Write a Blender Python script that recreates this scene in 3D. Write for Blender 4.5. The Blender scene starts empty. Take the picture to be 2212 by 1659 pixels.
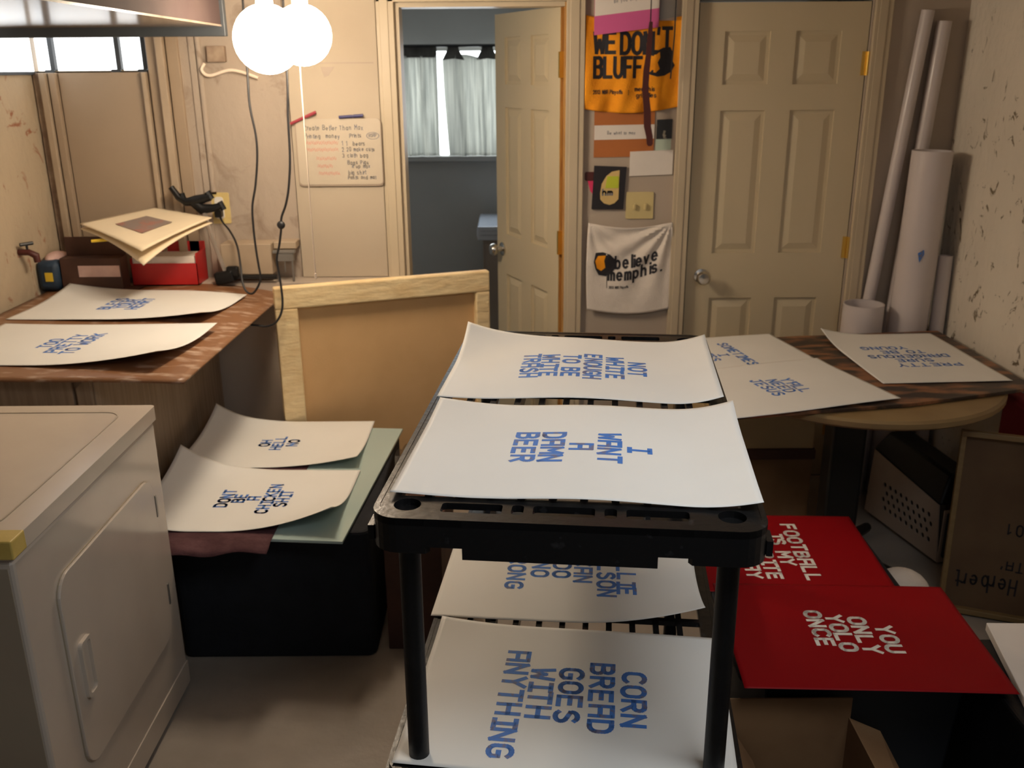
import bpy, bmesh, math, random
from math import sin, cos, pi, radians, sqrt
from mathutils import Vector, Matrix, Euler

S = bpy.context.scene
COL = S.collection
random.seed(7)

# ------------------------------------------------------------------ camera
PITCH, ROLL, CAM_H, F_PX = 0.3255, 0.0077, 1.7827, 2018.87
cd = bpy.data.cameras.new('camera')
cam = bpy.data.objects.new('camera', cd)
COL.objects.link(cam)
cd.sensor_fit = 'HORIZONTAL'
cd.sensor_width = 36.0
cd.lens = F_PX / 2212.0 * 36.0
cd.clip_start = 0.05
cam.matrix_world = (Matrix.Translation((0, 0, CAM_H)) @ Matrix.Rotation(pi / 2 - PITCH, 4, 'X')
                    @ Matrix.Rotation(-ROLL, 4, 'Z'))
cd.dof.use_dof = True
cd.dof.focus_distance = 1.75
cd.dof.aperture_fstop = 6.5
S.camera = cam

# ------------------------------------------------------------------ world, daylight, exposure
S.view_settings.view_transform = 'Standard'
S.view_settings.look = 'None'
S.view_settings.gamma = 1.0
S.view_settings.exposure = -0.35
S.view_settings.use_curve_mapping = False
w = bpy.data.worlds.new('world'); S.world = w
w.use_nodes = True
w.node_tree.nodes['Background'].inputs[0].default_value = (0.62, 0.78, 1.0, 1)
w.node_tree.nodes['Background'].inputs[1].default_value = 0.02

def area(name, loc, target, sx, sy, power, col, spread=180):
    l = bpy.data.lights.new(name, 'AREA'); l.shape = 'RECTANGLE'
    l.size, l.size_y, l.energy, l.color = sx, sy, power, col
    l.spread = radians(spread)
    o = bpy.data.objects.new(name, l); COL.objects.link(o)
    o.location = loc
    o.rotation_euler = (Vector(target) - Vector(loc)).to_track_quat('-Z', 'Y').to_euler()
    return o
# added cool fill lamp overhead, out of view, aimed at the shelving unit
area('shelf_fill', (0.75, 0.95, 2.3), (0.18, 1.95, 1.1), 0.9, 0.6, 9, (0.95, 0.98, 1.0), 110)
# added broad soft fill lamp behind the camera, no modelled source
area('rear_fill', (-0.1, -1.3, 1.75), (0.1, 2.0, 0.8), 1.5, 1.2, 5, (0.97, 0.97, 1.0))
# daylight behind the curtains of the back room
area('back_room_daylight', (-0.35, 6.12, 1.6), (-0.35, 4.5, 1.6), 0.9, 0.6, 9, (0.84, 0.92, 1.0))

# ------------------------------------------------------------------ materials
MATS = {}
def mat(name, col, rough=0.6, col2=None, scale=6.0, lo=0.4, hi=0.65, bump=0.0, bscale=40.0, metal=0.0,
        spec=0.5, emit=None, estr=0.0, stretch=(1, 1, 1), detail=4.0, coat=0.0, transl=0.0, alpha=1.0):
    if name in MATS: return MATS[name]
    m = bpy.data.materials.new(name); m.use_nodes = True
    nt = m.node_tree; n = nt.nodes; L = nt.links
    b = n['Principled BSDF']
    b.inputs['Roughness'].default_value = rough
    b.inputs['Metallic'].default_value = metal
    b.inputs['Specular IOR Level'].default_value = spec
    b.inputs['Coat Weight'].default_value = coat
    b.inputs['Coat Roughness'].default_value = 0.12
    b.inputs['Alpha'].default_value = alpha
    c = (col[0], col[1], col[2], 1)
    c2 = tuple(col2) + (1,) if col2 else tuple(x * 0.93 for x in col) + (1,)
    tc = n.new('ShaderNodeTexCoord'); mp = n.new('ShaderNodeMapping')
    mp.inputs['Scale'].default_value = stretch
    L.new(tc.outputs['Object'], mp.inputs['Vector'])
    nz = n.new('ShaderNodeTexNoise'); nz.inputs['Scale'].default_value = scale; nz.inputs['Detail'].default_value = detail
    L.new(mp.outputs['Vector'], nz.inputs['Vector'])
    cr = n.new('ShaderNodeValToRGB')
    cr.color_ramp.elements[0].position = lo; cr.color_ramp.elements[0].color = c
    cr.color_ramp.elements[1].position = hi; cr.color_ramp.elements[1].color = c2
    L.new(nz.outputs['Fac'], cr.inputs['Fac']); L.new(cr.outputs['Color'], b.inputs['Base Color'])
    if bump:
        bz = n.new('ShaderNodeTexNoise'); bz.inputs['Scale'].default_value = bscale; bz.inputs['Detail'].default_value = 5
        L.new(mp.outputs['Vector'], bz.inputs['Vector'])
        bp = n.new('ShaderNodeBump'); bp.inputs['Strength'].default_value = bump; bp.inputs['Distance'].default_value = 0.02
        L.new(bz.outputs['Fac'], bp.inputs['Height']); L.new(bp.outputs['Normal'], b.inputs['Normal'])
    if emit:
        b.inputs['Emission Color'].default_value = tuple(emit) + (1,)
        b.inputs['Emission Strength'].default_value = estr
    if transl:
        tr = n.new('ShaderNodeBsdfTranslucent'); L.new(cr.outputs['Color'], tr.inputs['Color'])
        mx = n.new('ShaderNodeMixShader'); mx.inputs[0].default_value = transl
        out = n['Material Output']
        L.new(b.outputs[0], mx.inputs[1]); L.new(tr.outputs[0], mx.inputs[2]); L.new(mx.outputs[0], out.inputs['Surface'])
    MATS[name] = m
    return m

def stained_wall(name, col, stain, brick=False, dirt_scale=9.0, lo=0.62, hi=0.72, bump=0.35):
    """painted masonry: cream paint, chips and dirt of their own shape, optional brick courses as relief"""
    m = bpy.data.materials.new(name); m.use_nodes = True
    nt = m.node_tree; n = nt.nodes; L = nt.links; b = n['Principled BSDF']
    b.inputs['Roughness'].default_value = 0.75
    tc = n.new('ShaderNodeTexCoord'); mp = n.new('ShaderNodeMapping'); L.new(tc.outputs['Object'], mp.inputs['Vector'])
    mp.inputs['Scale'].default_value = (1, 1, 0.75)
    a = n.new('ShaderNodeTexNoise'); a.inputs['Scale'].default_value = dirt_scale; a.inputs['Detail'].default_value = 6
    a.inputs['Roughness'].default_value = 0.62; a.inputs['Distortion'].default_value = 1.2
    L.new(mp.outputs['Vector'], a.inputs['Vector'])
    r = n.new('ShaderNodeValToRGB'); r.color_ramp.elements[0].position = lo; r.color_ramp.elements[1].position = hi
    r.color_ramp.elements[0].color = (0, 0, 0, 1); r.color_ramp.elements[1].color = (1, 1, 1, 1)
    L.new(a.outputs['Fac'], r.inputs['Fac'])
    a2 = n.new('ShaderNodeTexNoise'); a2.inputs['Scale'].default_value = 2.3; a2.inputs['Detail'].default_value = 5
    L.new(mp.outputs['Vector'], a2.inputs['Vector'])
    r2 = n.new('ShaderNodeValToRGB'); r2.color_ramp.elements[0].position = 0.35; r2.color_ramp.elements[1].position = 0.7
    r2.color_ramp.elements[0].color = col + (1,); r2.color_ramp.elements[1].color = tuple(x * 0.86 for x in col) + (1,)
    L.new(a2.outputs['Fac'], r2.inputs['Fac'])
    mx = n.new('ShaderNodeMixRGB'); L.new(r.outputs['Color'], mx.inputs['Fac']); L.new(r2.outputs['Color'], mx.inputs['Color1'])
    mx.inputs['Color2'].default_value = stain + (1,)
    L.new(mx.outputs['Color'], b.inputs['Base Color'])
    bn = n.new('ShaderNodeTexNoise'); bn.inputs['Scale'].default_value = 30; bn.inputs['Detail'].default_value = 6
    L.new(mp.outputs['Vector'], bn.inputs['Vector'])
    bp = n.new('ShaderNodeBump'); bp.inputs['Strength'].default_value = bump; bp.inputs['Distance'].default_value = 0.02
    if brick:
        mp2 = n.new('ShaderNodeMapping'); L.new(tc.outputs['Object'], mp2.inputs['Vector'])
        mp2.inputs['Rotation'].default_value = (pi / 2, 0, pi / 2) if brick == 'x' else (pi / 2, 0, 0)
        bt = n.new('ShaderNodeTexBrick'); bt.inputs['Scale'].default_value = 1.0
        bt.inputs['Brick Width'].default_value = 0.21; bt.inputs['Row Height'].default_value = 0.07
        bt.inputs['Mortar Size'].default_value = 0.008; bt.inputs['Mortar Smooth'].default_value = 0.6
        L.new(mp2.outputs['Vector'], bt.inputs['Vector'])
        ad = n.new('ShaderNodeMath'); ad.operation = 'MULTIPLY_ADD'; ad.inputs[1].default_value = -0.8
        L.new(bt.outputs['Fac'], ad.inputs[0]); L.new(bn.outputs['Fac'], ad.inputs[2])
        L.new(ad.outputs[0], bp.inputs['Height'])
    else:
        L.new(bn.outputs['Fac'], bp.inputs['Height'])
    L.new(bp.outputs['Normal'], b.inputs['Normal'])
    return m

m_brick = stained_wall('painted_brick', (0.50, 0.40, 0.275), (0.30, 0.12, 0.06), 'x', 8.0, 0.60, 0.66)
m_plaster = stained_wall('painted_plaster', (0.74, 0.67, 0.56), (0.16, 0.12, 0.07), False, 14.0, 0.615, 0.665)
m_oldwall = stained_wall('old_back_wall', (0.44, 0.36, 0.285), (0.26, 0.19, 0.14), False, 6.0, 0.53, 0.68, 0.2)
m_grime = mat('grimy_gap', (0.20, 0.13, 0.09), 0.8, (0.36, 0.27, 0.19), 14)
m_wall = mat('wall_paint', (0.46, 0.385, 0.31), 0.7, (0.43, 0.355, 0.28), 3.0, bump=0.05)
m_drywall = mat('drywall_paint', (0.49, 0.41, 0.305), 0.7, (0.46, 0.38, 0.28), 3.0, bump=0.04)
m_post = mat('post_paint', (0.43, 0.335, 0.235), 0.6, (0.38, 0.29, 0.20), 6)
m_panel = mat('painted_panel', (0.36, 0.27, 0.185), 0.7, (0.33, 0.245, 0.165), 2.0, bump=0.05)
m_trim = mat('trim_paint', (0.56, 0.465, 0.325), 0.45, (0.53, 0.44, 0.305), 4.0)
m_door = mat('door_paint', (0.60, 0.505, 0.34), 0.42, (0.58, 0.49, 0.325), 3.0)
m_dark = mat('dark_gap', (0.03, 0.025, 0.02), 0.8)
m_floor = mat('floor_paint', (0.34, 0.30, 0.26), 0.42, (0.27, 0.235, 0.20), 3.5, bump=0.08, bscale=25)
m_ceil = mat('ceiling_paint', (0.62, 0.52, 0.42), 0.8, (0.5, 0.42, 0.34), 3.0)
m_backroom = mat('back_room_paint', (0.56, 0.56, 0.54), 0.7, (0.53, 0.53, 0.51), 3.0)
m_wood = mat('bare_wood', (0.55, 0.30, 0.08), 0.6, (0.42, 0.21, 0.06), 10, stretch=(8, 8, 1))
m_brass = mat('brass', (0.75, 0.50, 0.12), 0.35, metal=0.9)
m_chrome = mat('chrome', (0.62, 0.58, 0.52), 0.22, metal=1.0)
m_black = mat('black_plastic', (0.006, 0.006, 0.0065), 0.42, (0.012, 0.012, 0.013), 20, 0.5, 0.8, spec=.35, bump=0.04, bscale=90)
m_blackrim = mat('worn_black_plastic', (0.008, 0.008, 0.0085), 0.27, (0.035, 0.035, 0.037), 34, 0.64, 0.78, spec=.4, bump=0.05, bscale=60)
m_paper = mat('poster_paper', (0.84, 0.83, 0.79), 0.55, (0.81, 0.80, 0.76), 3.0, spec=0.35)
m_red = mat('red_paper', (0.26, 0.003, 0.006), 0.55, (0.265, 0.002, 0.005), 5.0, spec=0.15)
m_blue = mat('blue_ink', (0.055, 0.20, 0.62), 0.55, (0.16, 0.17, 0.30), 60, 0.52, 0.66, detail=2)
m_white = mat('white_ink', (0.80, 0.76, 0.68), 0.6, (0.66, 0.56, 0.50), 50, 0.5, 0.75)
m_blackink = mat('black_ink', (0.015, 0.013, 0.018), 0.7)
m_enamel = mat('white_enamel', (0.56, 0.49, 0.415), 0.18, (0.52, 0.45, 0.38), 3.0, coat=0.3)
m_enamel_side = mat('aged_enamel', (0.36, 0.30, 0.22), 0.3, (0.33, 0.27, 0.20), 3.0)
m_tape = mat('yellow_tape', (0.62, 0.46, 0.13), 0.4, (0.55, 0.40, 0.10), 20)
m_hardboard = mat('hardboard', (0.235, 0.110, 0.050), 0.42, (0.55, 0.41, 0.31), 11, 0.53, 0.74, stretch=(1, 2.2, 1), detail=7)
m_canvas = mat('raw_canvas', (0.64, 0.40, 0.185), 0.8, (0.60, 0.37, 0.165), 6, bump=0.06, bscale=200)
m_stretch = mat('canvas_wrapped_wood', (0.82, 0.64, 0.36), 0.7, (0.74, 0.54, 0.28), 9, bump=0.25, bscale=18, stretch=(1, 1, 3))
m_card = mat('cardboard', (0.24, 0.135, 0.062), 0.8, (0.20, 0.105, 0.046), 6)
m_browncard = mat('brown_board', (0.15, 0.09, 0.045), 0.8, (0.125, 0.07, 0.035), 6)
m_darkcard = mat('dark_cardboard', (0.085, 0.036, 0.022), 0.7, (0.06, 0.025, 0.016), 6)
m_redbox = mat('red_card', (0.52, 0.02, 0.02), 0.4, (0.46, 0.015, 0.016), 5)
m_navy = mat('navy_fabric', (0.0045, 0.006, 0.010), 0.9, (0.007, 0.009, 0.014), 12, bump=0.4, bscale=9)
m_bluefab = mat('blue_nylon', (0.022, 0.045, 0.08), 0.6, (0.014, 0.03, 0.055), 14, bump=0.3, bscale=30)
m_glass = mat('aqua_glass', (0.44, 0.56, 0.53), 0.10, (0.42, 0.54, 0.51), 2, coat=0.4)
m_maroon = mat('maroon_cloth', (0.06, 0.018, 0.022), 0.9, (0.10, 0.04, 0.045), 14, bump=0.3, bscale=40)
m_pinkcloth = mat('pink_cloth', (0.72, 0.50, 0.44), 0.9, (0.62, 0.40, 0.36), 14, bump=0.5, bscale=22)
m_veneer = mat('wood_veneer', (0.30, 0.22, 0.15), 0.5, (0.22, 0.155, 0.10), 6, stretch=(9, 9, 0.6))
m_burnt = mat('burnt_wood', (0.035, 0.022, 0.016), 0.45, (0.28, 0.12, 0.05), 7, 0.48, 0.64, stretch=(1, 3, 1), detail=6)
m_palewood = mat('pale_wood', (0.25, 0.165, 0.07), 0.5, (0.21, 0.135, 0.055), 7, stretch=(1, 1, 6))
m_blackmetal = mat('black_metal', (0.01, 0.01, 0.01), 0.4)
m_rollwhite = mat('white_roll_paper', (0.62, 0.555, 0.54), 0.38, (0.58, 0.52, 0.505), 2.0, coat=0.15)
m_towel = mat('white_terry', (0.80, 0.72, 0.64), 0.9, (0.76, 0.68, 0.60), 20, bump=0.25, bscale=200)
m_orange = mat('gold_terry', (0.98, 0.37, 0.010), 0.9, (0.90, 0.32, 0.008), 16, bump=0.25, bscale=200)
m_pink = mat('pink_card', (0.66, 0.12, 0.33), 0.6)
m_rust = mat('rust_card', (0.46, 0.15, 0.035), 0.6)
m_white_card = mat('white_card', (0.80, 0.74, 0.68), 0.6)
m_mint = mat('mint_card', (0.50, 0.60, 0.50), 0.6)
m_ivory = mat('ivory_plastic', (0.66, 0.54, 0.26), 0.4)
m_ivory2 = mat('ivory_plastic_worn', (0.70, 0.55, 0.22), 0.4, (0.62, 0.48, 0.2), 20)
m_maroonstick = mat('dark_red_leather', (0.075, 0.012, 0.008), 0.5)
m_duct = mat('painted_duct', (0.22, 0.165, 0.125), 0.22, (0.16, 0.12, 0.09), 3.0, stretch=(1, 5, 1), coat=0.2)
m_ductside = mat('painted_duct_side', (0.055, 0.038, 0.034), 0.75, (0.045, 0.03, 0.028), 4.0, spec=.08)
m_beige = mat('beige_plastic', (0.42, 0.33, 0.26), 0.5)
m_redcloth = mat('red_cloth', (0.25, 0.01, 0.012), 0.8)
m_wb = mat('whiteboard_face', (0.56, 0.48, 0.37), 0.3)
m_wbrim = mat('whiteboard_rim', (0.42, 0.33, 0.25), 0.5)
m_redink = mat('red_marker', (0.62, 0.07, 0.06), 0.5)
m_greyink = mat('faded_blue_marker', (0.17, 0.18, 0.23), 0.5)
m_lime = mat('lime_paper', (0.55, 0.62, 0.04), 0.6)
m_tan = mat('tan_card', (0.70, 0.50, 0.20), 0.6)
m_crimson = mat('crimson_card', (0.75, 0.04, 0.14), 0.6)
m_curtain = mat('thin_curtain', (0.68, 0.68, 0.64), 0.9, (0.44, 0.45, 0.43), 18, 0.35, 0.7, stretch=(6, 1, 0.15), transl=0.55)
m_curtop = mat('curtain_header', (0.14, 0.135, 0.12), 0.9, (0.10, 0.095, 0.085), 20)
m_daylight = mat('daylit_glass', (0.9, 0.95, 1), 0.3, emit=(0.93, 0.97, 1.0), estr=3.0)
m_daylight2 = mat('daylit_glass_behind_curtain', (0.9, 0.95, 1), 0.3, emit=(0.93, 0.98, 1.0), estr=5.5)
m_bulb = mat('lit_frosted_bulb', (1, 0.9, 0.8), 0.5, emit=(1.0, 0.83, 0.63), estr=66.0)
m_porc = mat('white_porcelain', (0.8, 0.76, 0.7), 0.3)
m_cord = mat('black_rubber', (0.012, 0.011, 0.012), 0.5)
m_string = mat('white_string', (0.9, 0.75, 0.6), 0.8)
m_greymetal = mat('grey_metal', (0.28, 0.27, 0.25), 0.4, metal=0.6)
m_steel = mat('brushed_steel', (0.60, 0.56, 0.52), 0.3, metal=0.8)
m_bag = mat('clear_grey_plastic', (0.30, 0.27, 0.24), 0.25, alpha=0.45)
m_sash = mat('dark_steel_sash', (0.03, 0.035, 0.04), 0.5)
m_print = mat('printed_picture', (0.26, 0.20, 0.17), 0.5, (0.36, 0.16, 0.12), 18, 0.5, 0.62)
m_ivoryboard = mat('mat_board', (0.86, 0.72, 0.50), 0.6)
m_yellow = mat('yellow_plastic', (0.80, 0.55, 0.04), 0.4)
m_sink = mat('white_sink', (0.62, 0.68, 0.78), 0.2)
m_vanity = mat('vanity_board', (0.34, 0.29, 0.25), 0.5)
m_vac = mat('dark_photo', (0.02, 0.02, 0.022), 0.5, (0.4, 0.36, 0.28), 30, 0.6, 0.68)

# ------------------------------------------------------------------ mesh helpers
class MB:
    def __init__(s): s.v = []; s.f = []
    def add(s, vs, fs, M=None):
        o = len(s.v)
        s.v += [tuple(M @ Vector(v)) if M else tuple(v) for v in vs]
        s.f += [tuple(i + o for i in f) for f in fs]
        return s
    def box(s, x0, x1, y0, y1, z0, z1, M=None):
        v = [(x, y, z) for x in (x0, x1) for y in (y0, y1) for z in (z0, z1)]
        return s.add(v, [(0, 1, 3, 2), (4, 6, 7, 5), (0, 4, 5, 1), (2, 3, 7, 6), (0, 2, 6, 4), (1, 5, 7, 3)], M)
    def taper(s, a, b, M=None):
        """a, b: two rectangles (x0,x1,y0,y1,z)"""
        q = lambda r: [(r[0], r[2], r[4]), (r[1], r[2], r[4]), (r[1], r[3], r[4]), (r[0], r[3], r[4])]
        return s.add(q(a) + q(b), [(3, 2, 1, 0), (4, 5, 6, 7)] + [(i, (i + 1) % 4, 4 + (i + 1) % 4, 4 + i) for i in range(4)], M)
    def prism(s, poly, z0, z1, M=None):
        n = len(poly)
        v = [(p[0], p[1], z0) for p in poly] + [(p[0], p[1], z1) for p in poly]
        return s.add(v, [tuple(range(n - 1, -1, -1)), tuple(range(n, 2 * n))] + [(i, (i + 1) % n, n + (i + 1) % n, n + i) for i in range(n)], M)
    def lathe(s, prof, n=24, M=None):
        v = []; f = []
        for r, z in prof:
            v += [(r * cos(2 * pi * k / n), r * sin(2 * pi * k / n), z) for k in range(n)]
        for i in range(len(prof) - 1):
            for k in range(n):
                f.append((i * n + k, i * n + (k + 1) % n, (i + 1) * n + (k + 1) % n, (i + 1) * n + k))
        f.append(tuple(range(n - 1, -1, -1))); f.append(tuple((len(prof) - 1) * n + k for k in range(n)))
        return s.add(v, f, M)
    def tube(s, pts, r, n=8, M=None):
        P = [Vector(p) for p in pts]; R = r if isinstance(r, (list, tuple)) else [r] * len(P)
        v = []; f = []; up = None
        for i, p in enumerate(P):
            t = (P[min(i + 1, len(P) - 1)] - P[max(i - 1, 0)]).normalized()
            if up is None:
                up = Vector((0, 0, 1)) if abs(t.z) < 0.9 else Vector((0, 1, 0))
            a = t.cross(up).normalized(); b = a.cross(t); up = b
            v += [tuple(p + (a * cos(2 * pi * k / n) + b * sin(2 * pi * k / n)) * R[i]) for k in range(n)]
        for i in range(len(P) - 1):
            for k in range(n):
                f.append((i * n + k, i * n + (k + 1) % n, (i + 1) * n + (k + 1) % n, (i + 1) * n + k))
        f.append(tuple(range(n - 1, -1, -1))); f.append(tuple((len(P) - 1) * n + k for k in range(n)))
        return s.add(v, f, M)
    def grid(s, fn, nu, nv, M=None):
        v = [fn(i / nu, j / nv) for j in range(nv + 1) for i in range(nu + 1)]
        f = [(j * (nu + 1) + i, j * (nu + 1) + i + 1, (j + 1) * (nu + 1) + i + 1, (j + 1) * (nu + 1) + i) for j in range(nv) for i in range(nu)]
        return s.add(v, f, M)
    def sphere(s, c, r, n=24, sc=(1, 1, 1), M=None):
        m = n // 2; v = [(c[0], c[1], c[2] - r * sc[2])]; f = []
        for i in range(1, m):
            a = -pi / 2 + pi * i / m
            v += [(c[0] + r * sc[0] * cos(a) * cos(2 * pi * k / n), c[1] + r * sc[1] * cos(a) * sin(2 * pi * k / n), c[2] + r * sc[2] * sin(a)) for k in range(n)]
        v.append((c[0], c[1], c[2] + r * sc[2])); e = len(v) - 1
        for k in range(n):
            f.append((0, 1 + (k + 1) % n, 1 + k)); f.append((e, 1 + (m - 2) * n + k, 1 + (m - 2) * n + (k + 1) % n))
        for i in range(m - 2):
            for k in range(n):
                f.append((1 + i * n + k, 1 + i * n + (k + 1) % n, 1 + (i + 1) * n + (k + 1) % n, 1 + (i + 1) * n + k))
        return s.add(v, f, M)
    def plate(s, outer, holes, t, M=None):
        """flat plate in local XY with holes, centred on z=0, thickness t"""
        cu = bpy.data.curves.new('tmp', 'CURVE'); cu.dimensions = '2D'; cu.fill_mode = 'BOTH'; cu.extrude = t / 2
        for loop in [outer] + holes:
            sp = cu.splines.new('POLY'); sp.points.add(len(loop) - 1); sp.use_cyclic_u = True
            for i, p in enumerate(loop): sp.points[i].co = (p[0], p[1], 0, 1)
        ob = bpy.data.objects.new('tmp', cu); COL.objects.link(ob)
        dg = bpy.context.evaluated_depsgraph_get()
        me = bpy.data.meshes.new_from_object(ob.evaluated_get(dg))
        s.add([tuple(v.co) for v in me.vertices], [tuple(p.vertices) for p in me.polygons], M)
        bpy.data.objects.remove(ob); bpy.data.curves.remove(cu); bpy.data.meshes.remove(me)
        return s
    def build(s, name, m, parent=None, smooth=False, bevel=0.0, solid=0.0, loc=None, rot=None):
        me = bpy.data.meshes.new(name); me.from_pydata(s.v, [], s.f); me.update()
        bm = bmesh.new(); bm.from_mesh(me)
        if bevel or smooth: bmesh.ops.remove_doubles(bm, verts=bm.verts, dist=1e-5)
        bmesh.ops.recalc_face_normals(bm, faces=bm.faces); bm.to_mesh(me); bm.free()
        me.materials.append(m)
        if smooth:
            for p in me.polygons: p.use_smooth = True
            try: me.set_sharp_from_angle(angle=radians(40))
            except Exception: pass
        o = bpy.data.objects.new(name, me); COL.objects.link(o)
        if parent: o.parent = parent
        if loc: o.location = loc
        if rot: o.rotation_euler = rot
        if solid:
            q = o.modifiers.new('thickness', 'SOLIDIFY'); q.thickness = solid; q.offset = -1
        if bevel:
            q = o.modifiers.new('bevel', 'BEVEL'); q.width = bevel; q.segments = 2; q.limit_method = 'ANGLE'
        return o

def rect(x0, x1, y0, y1): return [(x0, y0), (x1, y0), (x1, y1), (x0, y1)]
def circ(cx, cy, r, n=20, e=1.0): return [(cx + r * cos(2 * pi * k / n), cy + r * e * sin(2 * pi * k / n)) for k in range(n)]
def rrect(x0, x1, y0, y1, r, n=6):
    o = []
    for cx, cy, a0 in ((x1 - r, y0 + r, -pi / 2), (x1 - r, y1 - r, 0), (x0 + r, y1 - r, pi / 2), (x0 + r, y0 + r, pi)):
        o += [(cx + r * cos(a0 + pi / 2 * k / n), cy + r * sin(a0 + pi / 2 * k / n)) for k in range(n + 1)]
    return o
WALLM = Matrix.Rotation(pi / 2, 4, 'X')      # plate XY -> wall XZ (local z -> -Y)
def catmull(pts, k=6):
    P = [Vector(p) for p in pts]; o = []
    for i in range(len(P) - 1):
        a, b, c, d = P[max(i - 1, 0)], P[i], P[i + 1], P[min(i + 2, len(P) - 1)]
        for j in range(k):
            t = j / k
            o.append(0.5 * ((2 * b) + (c - a) * t + (2 * a - 5 * b + 4 * c - d) * t * t + (3 * b - a - 3 * c + d) * t ** 3))
    o.append(P[-1]); return o

def tag(o, label, cat, group=None):
    o['label'] = label; o['category'] = cat
    if group: o['group'] = group
    return o
def thing(name, label, cat, loc=(0, 0, 0), rotz=0.0, group=None):
    o = bpy.data.objects.new(name, None); COL.objects.link(o)
    o.location = loc; o.rotation_euler = (0, 0, rotz); o.empty_display_size = 0.05
    return tag(o, label, cat, group)
def struct(o, label=None):
    o['kind'] = 'structure'
    if label: o['label'] = label
    return o

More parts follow.
